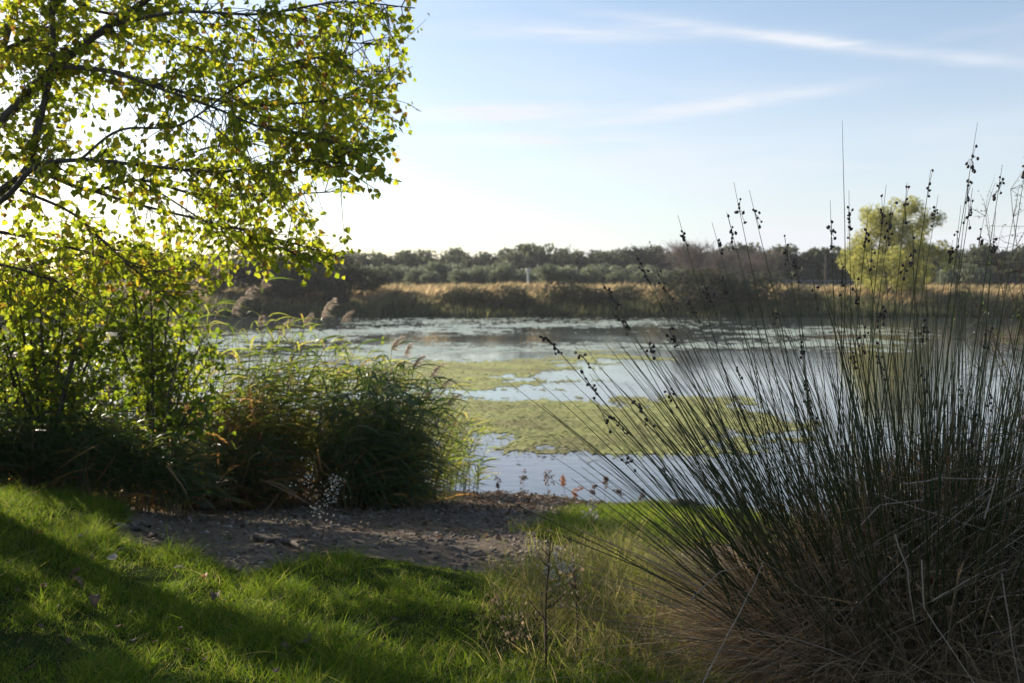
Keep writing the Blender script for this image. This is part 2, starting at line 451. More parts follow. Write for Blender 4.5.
# algae
t = NT('floating_algae')
n2 = t.noise(3.2, 8, None, .7); n3 = t.noise(6, 6, None, .75)
c = t.ramp(n2, [(.3, (.19, .21, .06)), (.45, (.30, .31, .095)), (.55, (.38, .38, .13)), (.7, (.50, .48, .21))])
n4 = t.noise(.55, 5, None, .6)
c = t.mixc(t.ramp(n4, [(.45, (0, 0, 0)), (.62, (.7, .7, .7))]), c, (.20, .17, .075))
c = t.mixc(t.ramp(n3, [(.48, (0, 0, 0)), (.62, (.6, .6, .6))]), c, (.14, .165, .055))
M['algae'] = t.surf(t.bsdf(c, .75, .2, n3, .9, .03).outputs[0])
t = NT('pale_algae_film')
n2 = t.noise(1.2, 6)
c = t.ramp(n2, [(.35, (.20, .22, .12)), (.65, (.33, .35, .23))])
M['film'] = t.surf(t.bsdf(c, .35, .5).outputs[0])
t = NT('white_post'); M['white'] = t.surf(t.bsdf(t.mixc(t.noise(9, 4), (.42, .43, .43), (.6, .6, .6)), .5, .4).outputs[0])
t = NT('galvanised_rail'); M['rail'] = t.surf(t.bsdf(t.mixc(t.noise(3, 4), (.12, .13, .145), (.19, .20, .22)), .8, .1).outputs[0])

# ------------------------------------------------------------------ setting: ground, path, water
def grid_sheet(xs, ys, zf, keep=None):
    X, Y = np.meshgrid(xs, ys); Z = zf(X, Y)
    V = np.stack([X, Y, Z], -1).reshape(-1, 3)
    nx = len(xs); i = np.arange(len(ys) - 1)[:, None] * nx + np.arange(nx - 1)[None]
    Q = np.stack([i, i + 1, i + nx + 1, i + nx], -1)
    if keep is not None:
        xc = (X[:-1, :-1] + X[1:, 1:]) / 2; yc = (Y[:-1, :-1] + Y[1:, 1:]) / 2
        Q = Q[keep(xc, yc)]
        Q = Q.reshape(-1, 4); used = np.unique(Q); mp = np.full(len(V), -1); mp[used] = np.arange(len(used))
        return V[used], mp[Q]
    return V, Q.reshape(-1, 4)

xs = np.unique(np.concatenate([np.linspace(-900, -60, 15), np.linspace(-60, -8, 27), np.arange(-8, 6, 0.06), np.linspace(6, 60, 28), np.linspace(60, 900, 15)]))
ys = np.unique(np.concatenate([np.linspace(-300, -10, 8), np.linspace(-10, 2, 14), np.arange(2, 13, 0.06), np.linspace(13, 44, 16), np.linspace(46, 80, 8), np.arange(80, 110, 0.6), np.linspace(110, 200, 19), np.linspace(200, 3000, 20)]))
struct(MB().add(*grid_sheet(xs, ys, H)).build('ground', M['ground']))

# bare dirt path between the lawn and the reeds
def path_keep(x, y):
    return (lawn_sd(x, y) < 0.03) & (patch_sd(x, y) < 0.02) & (y < shore(x) - 0.25 - 0.15 * vnoise(x * 3, y * 3, 31)) & (x > -4.6) & (x < 2.6) & (y > 4.4)
px_, py_ = np.arange(-4.8, 2.8, 0.035), np.arange(4.2, 11.6, 0.035)
def path_z(x, y): return H(x, y) + 0.006 + 0.012 * (vnoise(x * 5, y * 5, 33) + 0.6 * vnoise(x * 16, y * 16, 34)).clip(-0.4, 3)
struct(MB().add(*grid_sheet(px_, py_, path_z, path_keep)).build('path', M['path']))

struct(MB().add(*grid_sheet(np.arange(-6.2, 3.6, .06), np.arange(1.6, 10.6, .06), lambda x, y: H(x, y) + .004, lambda x, y: (lawn_sd(x, y) > .0) | (patch_sd(x, y) > .0))).build('lawn', M['lawn']))
wx = np.concatenate([np.linspace(-400, -60, 8), np.linspace(-50, 50, 11), np.linspace(60, 400, 8)])
wy = np.linspace(4, 92, 23)
struct(MB().add(*grid_sheet(wx, wy, lambda x, y: x * 0.0)).build('water', M['water']))

# floating algae mats: where they lie on the lake, written as plan polygons read off at water level
def wpt(px, py):
    Y = EYE * F / (py - HY); return ((px - CX) / F * Y, Y)
MATS = [([(300, 415), (380, 404), (460, 400), (560, 402), (640, 398), (720, 402), (752, 414), (750, 436), (710, 446), (660, 455), (600, 453), (540, 446), (480, 444), (400, 446), (300, 448)], 1.0),
        ([(320, 372), (400, 363), (470, 361), (530, 359), (600, 353), (640, 356), (590, 361), (560, 368), (545, 376), (530, 386), (480, 389), (420, 388), (320, 392)], 0.8)]
FILMS = [[(150, 338), (300, 331), (430, 326), (560, 321.5), (660, 320), (650, 324), (560, 327), (450, 333), (390, 334), (320, 341), (160, 352)],
         [(180, 366), (300, 352), (420, 345.5), (480, 347), (520, 351), (440, 356), (340, 362), (200, 380)],
         [(380, 320.5), (520, 318.5), (560, 319.5), (470, 322), (380, 324)],
         [(560, 345), (700, 342), (780, 345), (700, 350), (600, 349)],
         [(740, 330), (860, 328), (870, 333), (760, 337)],
         [(760, 341), (880, 338), (890, 347), (770, 348)]]
def algae(polys, rough, name, mat, z, label, y0, y1, x0, x1, sy, flecks=0):
    pys = np.arange(y0, y1, sy); pxs = np.arange(x0, x1, 1.6)
    PX, PY = np.meshgrid(pxs, pys)
    Yw = EYE * F / (PY - HY); Xw = (PX - CX) / F * Yw
    V = np.stack([Xw, Yw, np.full(Xw.shape, z)], -1).reshape(-1, 3)
    nx = len(pxs); i = np.arange(len(pys) - 1)[:, None] * nx + np.arange(nx - 1)[None]
    Q = np.stack([i, i + nx, i + nx + 1, i + 1], -1)
    xc = (Xw[:-1, :-1] + Xw[1:, 1:]) / 2; yc = (Yw[:-1, :-1] + Yw[1:, 1:]) / 2
    keep = np.zeros(xc.shape, bool)
    for poly, am in polys:
        pl = [wpt(*q) for q in poly]
        keep |= poly_sd(xc, yc, pl) + am * rough * (1.25 * vnoise(xc * 0.35, yc * 0.5, 41, 6) + 1.1 * vnoise(xc * .7, yc * 1.4, 43, 5) + 0.8 * vnoise(xc * 2.4, yc * 1.6, 42, 5)) * (yc / 20) + am * rough * 1.1 * (vnoise(xc * 2.6, yc * .9, 44, 5) + .7 * vnoise(xc * 8, yc * 2.5, 46, 3)) * (yc / 20) > 1.6 * np.maximum(0, vnoise(xc * 1.3, yc * .7, 45, 4) - .55) * (yc / 9)
    Q = Q[keep].reshape(-1, 4); used = np.unique(Q); mp = np.full(len(V), -1); mp[used] = np.arange(len(used))
    mbm = MB().add(V[used], mp[Q])
    if flecks:
        k = rng.integers(len(used), size=flecks); c = V[used][k]
        c = c + np.column_stack([rng.normal(size=flecks) * .16, rng.normal(size=flecks) * .30, .004 + .012 * rng.random(flecks)])
        sz = .010 + .03 * rng.random(flecks) ** 2; a = rng.random(flecks) * 6.283; ca, sa = np.cos(a), np.sin(a); tl = rng.normal(size=(flecks, 2)) * .12
        q = np.array([[-1, -.6], [1, -.5], [.8, .6], [-.7, .7]])
        X2 = (q[None, :, 0] * ca[:, None] - q[None, :, 1] * sa[:, None]) * sz[:, None]; Y2 = (q[None, :, 0] * sa[:, None] + q[None, :, 1] * ca[:, None]) * sz[:, None]
        Z2 = np.maximum(c[:, 2:3] + X2 * tl[:, :1] + Y2 * tl[:, 1:], .003)
        mbm.add(np.stack([c[:, :1] + X2, c[:, 1:2] + Y2, Z2], -1).reshape(-1, 3), np.arange(flecks * 4).reshape(-1, 4))
    o = mbm.build(name, mat)
    return tag(o, label, 'algae', kind='stuff')
algae(MATS, 0.75, 'algae_mat', M['algae'], 0.008, 'yellow green mats of algae floating on the lake in two broad tongues', 344, 470, 280, 860, 0.55, 22000)
algae([(f, 1.0) for f in FILMS], 1.0, 'algae_film', M['film'], 0.004, 'pale thin streaks of algae film drifting on the far half of the lake', 317.5, 392, 130, 940, 0.4)

# ------------------------------------------------------------------ far bank: trees, shrubs, dry grass
def lobed_crown(n, size, lobes, fl):
    """leaf clumps through a crown made of several uneven lobes: (centre, radius) list"""
    pts = []
    tot = sum(r ** 2 for _, r in lobes)
    for c, r in lobes:
        k = int(n * r ** 2 / tot)
        p = rand_dirs(k) * (r * (0.45 + 0.6 * rng.random((k, 1)) ** 0.5)) * np.array([1, 1, 0.85]) + np.array(c)
        pts.append(p)
    p = np.concatenate(pts)
    p = p[vnoise(p[:, 0] * 1.1 / size + p[:, 2] / size, p[:, 2] * 1.3 / size + p[:, 1] / size, 50, 3) > -0.55]
    return MB().add(*flakes(p, fl * (0.6 + 0.8 * rng.random(len(p)))))

def far_tree(name, cmat, h, w, nl, n, fl, bottom=0.25):
    root = thing(name, None, None)
    lobes = []
    for k in range(nl):
        a = rng.random() * 6.283; rr = w * 0.5 * (0.25 + 0.45 * rng.random())
        zc = h * (bottom + (1 - bottom) * (0.25 + 0.55 * rng.random()))
        lobes.append(((math.cos(a) * rr, math.sin(a) * rr, zc), w * (0.20 + 0.14 * rng.random())))
    lobes.append(((0, 0, h * 0.55), w * 0.3))
    lobes.append(((0.1 * w, 0, h * 0.82), w * 0.2))
    lobed_crown(n, w * 0.25, lobes, fl).build('crown', cmat, root)
    mb = MB()
    limb(mb, [(0, 0, -0.5), (0.05 * w, 0, h * 0.3), (0.02 * w, 0.03, h * 0.6)], 0.035 * h, 0.015 * h, 6, 6)
    for k in range(4):
        a = k * 1.6 + rng.random()
        limb(mb, [(0.04 * w, 0, h * 0.25), (math.cos(a) * w * .15, math.sin(a) * w * .15, h * .45), (math.cos(a) * w * .3, math.sin(a) * w * .3, h * .65)], 0.02 * h, 0.008 * h, 5, 6)
    mb.build('trunk', M['far_bark'], root)
    return root

def scatter(protos, spots, group, labels, cat):
    used = set()
    for i, (x, y, s, v, lab) in enumerate(spots):
        pr = protos[v % len(protos)]
        if id(pr) in used: o = copy_tree(pr)
        else: o = pr; used.add(id(pr))
        z = float(H(np.array([x]), np.array([y]))[0])
        o.location = (x, y, z); o['_o'] = [x, y, z]
        o.rotation_euler = (0, 0, rng.random() * 6.283)
        o.scale = (s * (0.9 + .2 * rng.random()), s * (0.9 + .2 * rng.random()), s * (0.92 + .16 * rng.random()))
        tag(o, labels[lab] if isinstance(lab, int) else lab, cat, group)

# evergreen wood on the skyline
protos = [far_tree('evergreen_tree', M['far_dark'], 7.0, 7.6, 8, 2000, 0.36, 0.05) for _ in range(5)]
spots = []
for row, (Y, st) in enumerate([(172, 4.6), (182, 4.8)]):
    x = -Y * 0.40
    while x < Y * 0.53:
        px = CX + x / Y * F
        top = np.interp(px, [120, 330, 420, 480, 500, 520, 560, 580, 640, 720, 740, 760, 800, 850, 930, 1000], [255, 251, 250, 249, 245, 245, 250, 247, 247, 246, 242, 247, 250, 248, 252, 249])
        hgt = (HY - top) / F * Y + EYE - float(H(np.array([x]), np.array([float(Y)]))[0])
        spots.append((x + rng.normal() * .6, Y + rng.normal() * 1.2, hgt / 7.0 * (0.86 + 0.16 * rng.random()) * (1 if row else .96), int(rng.integers(5)), 0))
        x += st * (0.8 + 0.4 * rng.random())
scatter(protos, spots, 'evergreen trees along the skyline', ['dark evergreen tree in the row of trees along the skyline'], 'tree')

# olive grove
protos = [far_tree('olive_tree', M['olive'], 3.4, 4.2, 8, 1700, 0.2, 0.0) for _ in range(5)]
spots = []
for row, Y in enumerate([120, 130, 141, 153]):
    x = -Y * 0.30 + row * 1.3
    while x < Y * 0.47:
        px = CX + x / Y * F
        if px < 690 + 25 * row or px > 940:
            spots.append((x + rng.normal() * .3, Y + rng.normal() * .5, (0.62 + 0.32 * rng.random()) * (1 + 0.02 * row), int(rng.integers(5)), 0))
        x += 3.1 * (0.7 + .3 * rng.random())
scatter(protos, spots, 'olive trees in the grove beyond the bank', ['grey green olive tree in the grove between golden bank and skyline wood'], 'olive tree')

# bare greyish trees right of centre
def twig_tree(name, h, w, n):
    root = thing(name, None, None)
    mb = MB()
    for k in range(9):
        a = rng.random() * 6.283; r = w * .5 * rng.random()
        limb(mb, [(0, 0, -.3), (math.cos(a) * r * .4, math.sin(a) * r * .4, h * .45), (math.cos(a) * r, math.sin(a) * r, h * (.8 + .2 * rng.random()))], .09, .02, 5, 7)
    mb.build('trunk', M['far_bark'], root)
    d = rand_dirs(n); d[:, 2] = np.abs(d[:, 2]) + .5; d = nrm(d)
    p = np.stack([rng.normal(size=n) * w * .24, rng.normal(size=n) * w * .24, h * (.2 + .75 * rng.random(n) ** .8)], 1)
    m = MB().add(*ribbons(p, d, 0.9 + .5 * rng.random(n), .05, rng.normal(size=(n, 3)) * .1, 2))
    m.build('crown', M['grey_twig'], root)
    return root
protos = [twig_tree('bare_tree', 5.0, 5.0, 1500) for _ in range(2)]
bare_lab = ['greyish bare twiggy tree nearest the left end of the dark evergreen thicket', 'greyish bare twiggy tree standing just right of the tallest skyline tree',
            'pale greyish bare tree in the middle of the bare trees', 'small bare twiggy tree between the skyline wood and the dark mound']
scatter(protos, [(P(690, 0, 122)[0], 122, 1.15, 0, bare_lab[0]), (P(765, 0, 120)[0], 120, .95, 1, bare_lab[1]),
                 (P(722, 0, 128)[0], 128, 1.0, 0, bare_lab[2]), (P(748, 0, 116)[0], 116, .7, 1, bare_lab[3])], 'bare grey trees beyond the bank', [], 'tree')

# the yellow tree on the far shore
Yt = 93.0
xt = P(895, 0, Yt)[0]; zt = float(H(np.array([xt]), np.array([Yt]))[0])
yt = thing('yellow_tree', 'broad yellow leaved tree standing alone on the far shore behind the rushes', 'tree', (xt, Yt, zt))
lob = []
for (px, py, r) in [(870, 222, 1.5), (900, 212, 1.6), (918, 222, 1.3), (885, 238, 2.0), (912, 245, 1.9), (862, 248, 1.7), (928, 258, 1.5), (855, 268, 1.4), (885, 268, 2.0), (912, 272, 1.8), (935, 272, 1.1), (872, 284, 1.3), (905, 286, 1.4)]:
    q = P(px, py, Yt); lob.append(((q[0], Yt + rng.normal() * 1.6, q[2]), r * .98))
lob += [((c[0] + rng.uniform(-.6, .6) * r, c[1] + rng.normal() * r, c[2] + rng.uniform(-.6, .5) * r), r * .6) for c, r in list(lob) for _ in range(3)]
pts = []
for c, r in lob:
    k = int(620 * r ** 2)
    pts.append(rand_dirs(k) * r * (rng.random((k, 1)) ** .45) * np.array([1, 1, 1.1]) + np.array(c))
p = np.concatenate(pts); p = p[vnoise(p[:, 0] * 1.3, p[:, 2] * 1.3 + p[:, 1], 61, 3) > -.28]
MB().add(*flakes(p, .075 + .07 * rng.random(len(p)))).build('crown', M['yellow'], yt)
mb = MB()
limb(mb, [(xt, Yt, zt - .4), (xt + .1, Yt, zt + 2.5), (xt - .1, Yt, zt + 6.5)], .22, .05, 8, 10)
for k in range(14):
    a = rng.random() * 6.283; z0 = zt + 1 + 4 * rng.random(); r = 1.5 + 2 * rng.random()
    limb(mb, [(xt, Yt, z0), (xt + math.cos(a) * r * .5, Yt + math.sin(a) * r * .5, z0 + 1.2), (xt + math.cos(a) * r, Yt + math.sin(a) * r, z0 + 2.6)], .09, .02, 5, 7)
mb.build('trunk', M['far_bark'], yt)

# dark shrubs on the left part of the far shore and mounds along the bank
protos = [far_tree('waterside_shrub', M['shrub'], 4.0, 5.0, 9, 2600, 0.17, 0.02) for _ in range(4)]
sh = [(215, 256, 92, 'dark shrub on the far shore, half hidden behind the reed plumes'), (252, 250, 94, 'tall dark shrub with brownish top, behind the lowest yellow leaves of the poplar'),
      (285, 257, 90, 'dark rounded shrub on the far shore between the two brownish ones'), (318, 262, 91, 'low dark shrub with a tawny gap at its left'),
      (345, 259, 93, 'dark shrub on the far shore with reddish brown twigs'), (372, 272, 95, 'lowest and rightmost dark shrub of the left thicket, at the start of the golden grass'),
      (180, 258, 96, 'dark far shrub seen through the poplar leaves'), (140, 256, 97, 'far dark shrub at the left end of the thicket'), (330, 275, 88.5, 'small dark bush low by the water in front of the left thicket')]
scatter(protos, [(P(px, 0, Y)[0], Y, ((HY - top) / F * Y + EYE - float(H(np.array([P(px, 0, Y)[0]]), np.array([Y]))[0])) / 3.9, i, lab) for i, (px, top, Y, lab) in enumerate(sh)],
        'dark shrubs on the left far shore', [], 'shrub')
protos = [far_tree('bramble_mound', M['shrub'], 2.0, 4.6, 9, 2200, 0.13, 0.0) for _ in range(3)]
mo = [(480, 291, 91, 'low dark bush on the golden bank, left of the white post'), (515, 293, 90, 'low dark bush on the bank under the white post'), (455, 293, 91, 'leftmost low dark bush on the golden bank'),
      (565, 285, 92, 'dark mound of brambles with a rounded top at the middle of the bank'), (592, 291, 90.5, 'dark bramble slope falling right from the rounded mound'),
      (622, 291, 91, 'purplish dark bush between the tan grass tufts'), (692, 277, 93, 'dark green mound left of the large dark thicket'), (720, 279, 92, 'largest dark thicket on the bank below the bare trees'),
      (752, 283, 91, 'dark thicket reaching the water at the right of the bare trees'), (700, 290, 89, 'dark bush low in front of the thicket'), (812, 295, 91, 'dark green low bush left of the yellow tree'),
      (790, 292, 91, 'dark green low bush under the grey railing'), (960, 294, 92, 'dark low bush on the bank right of the yellow tree')]
scatter(protos, [(P(px, 0, Y)[0], Y, max(.35, ((HY - top) / F * Y + EYE - float(H(np.array([P(px, 0, Y)[0]]), np.array([Y]))[0])) / 1.9), i, lab) for i, (px, top, Y, lab) in enumerate([(a_, b_ - .5, c_ - 1.2, d_) for a_, b_, c_, d_ in mo])],
        'dark bramble mounds on the far bank', [], 'bush')
for o in list(COL.objects):
    if o.name.startswith('bramble_mound'): o.scale = (o.scale[0] * 1.12 + .05, o.scale[1] * .9, o.scale[2]); o.rotation_euler = (0, 0, 0)
# dark trees behind the yellow tree, right
protos = [far_tree('evergreen_tree', M['far_dark'], 5.2, 6.0, 6, 1500, 0.34, 0.05) for _ in range(3)]
sp = []
for i, px in enumerate(np.linspace(785, 1015, 11)):
    sp.append((P(px, 0, 135)[0], 135 + rng.normal() * 2, .95 + .15 * rng.random(), i, 0))
scatter(protos, sp, 'dark trees behind the yellow tree', ['dark evergreen tree in the row standing behind the yellow tree'], 'tree')

n = 30000
x = rng.uniform(-75, 100, n); y = 168 + 18 * rng.random(n)
x2 = rng.uniform(30, 75, 7000); y2 = 132 + 8 * rng.random(7000)
x, y = np.concatenate([x, x2]), np.concatenate([y, y2]); n = len(x)
o = MB().add(*flakes(np.stack([x, y, H(x, y) + 3.4 * rng.random(n) * (.7 + .3 * vnoise(x * .4, y * .4, 73))], 1), .3 + .25 * rng.random(n))).build('undergrowth', M['far_dark'])
tag(o, 'dark undergrowth filling the space beneath the far evergreen trees', 'undergrowth', kind='stuff')
# dry grass and sedge on the far bank
n = 26000
x = rng.uniform(-42, 62, n); y = FAR(x) + rng.uniform(2.6, 15, n)
k = ~((x > 20) & (y - FAR(x) > 9) & (rng.random(n) < .5))
x, y = x[k], y[k]; n = len(x)
d = nrm(np.stack([.15 + rng.normal(size=n) * .25, rng.normal(size=n) * .2, np.ones(n)], 1))
L = (0.55 + .5 * rng.random(n)) * (1 + .35 * vnoise(x * .25, y * .25, 71))
left = x < -13
L = np.where(left, L * .7, L)
o = MB().add(*ribbons(np.stack([x, y, H(x, y) - .05], 1), d, L, .09 + .08 * rng.random(n), np.stack([.3 + rng.normal(size=n) * .2, rng.normal(size=n) * .2, -.2 * rng.random(n)], 1), 2, prof='leaf')).build('dry_grass', M['far_gold'])
tag(o, 'band of golden dry grass along the top of the far bank', 'grass', kind='stuff')
n = 16000
x = rng.uniform(-60, 85, n); y = FAR(x) + 12 + 75 * rng.random(n) ** 1.3
d = nrm(np.stack([.1 + rng.normal(size=n) * .3, rng.normal(size=n) * .3, np.ones(n)], 1))
o = MB().add(*ribbons(np.stack([x, y, H(x, y) - .05], 1), d, .45 + .5 * rng.random(n), .16 + .12 * rng.random(n), np.stack([.3 + rng.normal(size=n) * .2, rng.normal(size=n) * .2, -.2 * rng.random(n)], 1), 2, prof='leaf')).build('meadow_grass', M['far_gold'])
tag(o, 'dry meadow grass on the flat ground under the far olive trees', 'grass', kind='stuff')
n = 22000
x = rng.uniform(-48, 62, n); y = FAR(x) + rng.uniform(-.8, 4.6, n)
d = nrm(np.stack([.1 + rng.normal(size=n) * .2, rng.normal(size=n) * .2, np.ones(n)], 1))
L = (0.4 + .6 * rng.random(n)) * (1 + .5 * vnoise(x * .4, y * .2, 72))
o = MB().add(*ribbons(np.stack([x, y, np.maximum(H(x, y), -.1) - .03], 1), d, L, .07 + .06 * rng.random(n), rng.normal(size=(n, 3)) * .15, 2, prof='leaf')).build('sedge', M['far_sedge'])
tag(o, 'dark green sedge along the waterline of the far bank', 'sedge', kind='stuff')

# posts and railing
b = P(528, 284, 99); zb = float(H(np.array([b[0]]), np.array([99.0]))[0]); tp = P(528, 268.5, 99)[2]
o = thing('marker_post', 'small white marker post with a flat cap on the golden bank', 'post', (b[0], 99, zb))
mb = MB(); limb(mb, [(b[0], 99, zb - .2), (b[0], 99, tp - .25)], .10, .10, 8, 3); mb.build('shaft', M['white'], o)
mb = MB(); limb(mb, [(b[0], 99, tp - .25), (b[0], 99, tp - .2), (b[0], 99, tp)], .22, .22, 8, 4)
a = np.linspace(0, 6.283, 8, endpoint=False)
V = np.stack([b[0] + .22 * np.cos(a), 99 + .22 * np.sin(a), np.full(8, tp)], 1); mb.add(V, [[0, 1, 2, 3], [0, 3, 4, 7], [4, 5, 6, 7]]); mb.build('cap', M['white'], o)
xb = P(825, 0, 118)[0]; zb = float(H(np.array([xb]), np.array([118.0]))[0])
mb = MB(); limb(mb, [(xb, 118, zb - .3), (xb + .05, 118, zb + 2), (xb + .1, 118, P(0, 254, 118)[2])], .13, .09, 8, 5)
tag(mb.build('utility_pole', M['deadwood'], (xb, 118, zb)), 'weathered wooden pole standing before the dark trees left of the yellow tree', 'pole')
x0, x1 = P(780, 0, 106)[0], P(862, 0, 106)[0]
rl = thing('railing', 'low grey metal railing on the far bank below the wooden pole', 'railing', (x0, 106, float(H(np.array([x0]), np.array([106.0]))[0])))
for hz in (.45, .85):
    mb = MB(); zz = [(x, 106, float(H(np.array([x]), np.array([106.0]))[0]) + hz + .15) for x in np.linspace(x0, x1, 5)]
    C = np.array(zz); mb.add(*tubes(C[None], np.full((1, 5), .11), 6)); mb.build('rail', M['rail'], rl)
for x in np.linspace(x0, x1, 6):
    mb = MB(); z = float(H(np.array([x]), np.array([106.0]))[0]); limb(mb, [(x, 106.13, z - .2), (x, 106.13, z + 1.05)], .06, .06, 6, 3); mb.build('post', M['rail'], rl)

# ------------------------------------------------------------------ the poplar on the left
TY = 7.3
TX = -4.75
tz = float(H(np.array([TX]), np.array([TY]))[0])
pop = thing('poplar_tree', 'large backlit poplar spreading leafy boughs over the left bank', 'tree', (TX, TY, tz))
wood = MB()
trunk = limb(wood, [(TX, TY, tz - .4), (TX + .05, TY, tz + 1.2), (TX - .05, TY + .1, tz + 3), (TX - .2, TY, tz + 5.5), (TX - .1, TY, tz + 8)], .20, .05, 12, 22)
BR = [  # limbs: list of (px, py, depth), start radius px, end radius px
    ([(-150, 250, 7.3), (-60, 175, 7.2), (0, 122, 7.1), (55, 68, 7.0), (110, 25, 6.9), (160, -10, 6.8), (230, -70, 6.7)], 7.0, 2.0),
    ([(-140, 290, 7.3), (-60, 228, 7.1), (0, 192, 7.0), (28, 168, 6.9), (36, 135, 6.9), (52, 66, 6.95), (53, 0, 6.9), (60, -90, 6.8)], 6.5, 1.8),
    ([(-80, 246, 7.2), (0, 202, 6.8), (34, 168, 6.7), (80, 160, 6.6), (150, 166, 6.5), (220, 172, 6.4), (300, 160, 6.3), (370, 168, 6.2)], 3.6, .6),
    ([(-140, 150, 7.3), (-40, 90, 7.2), (0, 52, 7.2), (14, 12, 7.2), (35, -30, 7.1)], 5.0, 2.0),
    ([(0, 52, 7.2), (35, 35, 7.3), (80, 8, 7.4), (130, -40, 7.5)], 3.0, 1.4),
    ([(-60, 60, 7.4), (0, 58, 7.3), (50, 64, 7.2), (105, 70, 7.1), (160, 85, 7.0), (205, 98, 6.9), (260, 105, 6.8), (330, 100, 6.8), (385, 92, 6.8)], 3.2, .7),
    ([(55, 66, 7.0), (110, 72, 6.7), (170, 92, 6.5), (215, 108, 6.4), (265, 128, 6.3), (330, 140, 6.3), (380, 160, 6.3)], 2.2, .5),
    ([(-30, 70, 7.4), (5, 55, 7.5), (50, 40, 7.6), (110, 34, 7.7), (180, 44, 7.7), (250, 62, 7.8), (330, 70, 7.8), (392, 72, 7.8)], 2.6, .7),
    ([(20, 190, 7.0), (70, 212, 7.0), (102, 240, 7.0), (150, 285, 7.0), (180, 318, 7.0)], 1.8, .7),
    ([(34, 168, 6.9), (90, 190, 7.2), (140, 180, 7.4), (200, 195, 7.5), (265, 195, 7.6), (330, 192, 7.6)], 2.6, .7),
    ([(90, 190, 7.2), (140, 205, 7.3), (210, 222, 7.3), (280, 240, 7.3), (345, 258, 7.3)], 1.9, .6, 1.2),
    ([(110, 25, 6.9), (180, 12, 6.6), (260, 14, 6.4), (340, 2, 6.3), (415, 8, 6.2)], 2.2, .6),
    ([(80, 8, 7.4), (150, 20, 7.6), (220, 25, 7.7), (300, 36, 7.8), (375, 45, 7.8)], 1.8, .6),
    ([(-60, 228, 7.1), (0, 232, 7.2), (60, 245, 7.3), (120, 262, 7.4), (165, 275, 7.4)], 2.6, .7),
    ([(-100, 260, 7.3), (-20, 262, 7.0), (40, 275, 6.9), (90, 300, 6.8)], 2.2, .7),
    ([(140, 180, 7.4), (200, 150, 7.6), (250, 142, 7.7), (310, 125, 7.8), (370, 118, 7.8)], 1.5, .5),
    ([(-120, 300, 7.4), (-30, 290, 7.6), (50, 262, 7.9), (120, 250, 8.1), (190, 262, 8.2)], 2.4, .7),
    ([(-120, 320, 7.4), (-50, 310, 7.8), (20, 280, 8.3), (90, 265, 8.6), (160, 258, 8.8)], 2.4, .7),
    ([(210, 222, 7.3), (250, 232, 7.2), (290, 252, 7.1), (325, 262, 7.1)], 1.2, .5, 1.4),
    ([(140, 180, 7.4), (190, 212, 7.6), (230, 240, 7.7), (255, 262, 7.7)], 1.2, .5, 1.4),
    ([(80, 160, 6.6), (120, 130, 6.5), (180, 125, 6.4), (240, 85, 6.3), (300, 60, 6.3), (350, 55, 6.3)], 1.6, .5),
]
tips = []     # branch samples that carry twigs
for pts, r0, r1, *wt in BR:
    C = limb(wood, [P(*q) for q in pts], r0 * pts[0][2] / F, r1 * pts[-1][2] / F, 7, 30)
    tips.append((C, wt[0] if wt else 1.0))
# limbs outside the frame: above, to the left, behind and in front
for k in range(30):
    a = rng.random() * 6.283; zz = tz + 2.2 + 5.6 * rng.random(); r = (2.6 - 0.22 * max(0, zz - tz - 4)) * (.6 + .5 * rng.random())
    if math.cos(a) > .3 and zz < tz + 4.3: continue
    if abs(a - 1.5 * math.pi) < .9 and zz < tz + 4: r *= .7
    e = np.array([TX + math.cos(a) * r, TY + math.sin(a) * r, zz + .9 + .8 * rng.random()])
    s = trunk[np.argmin(np.abs(trunk[:, 2] - zz))]
    C = limb(wood, [s, (s + e) / 2 + np.array([0, 0, .15]), e], .05, .012, 6, 16)
    tips.append((C, .8))
wood.build('trunk', M['bark'], pop)

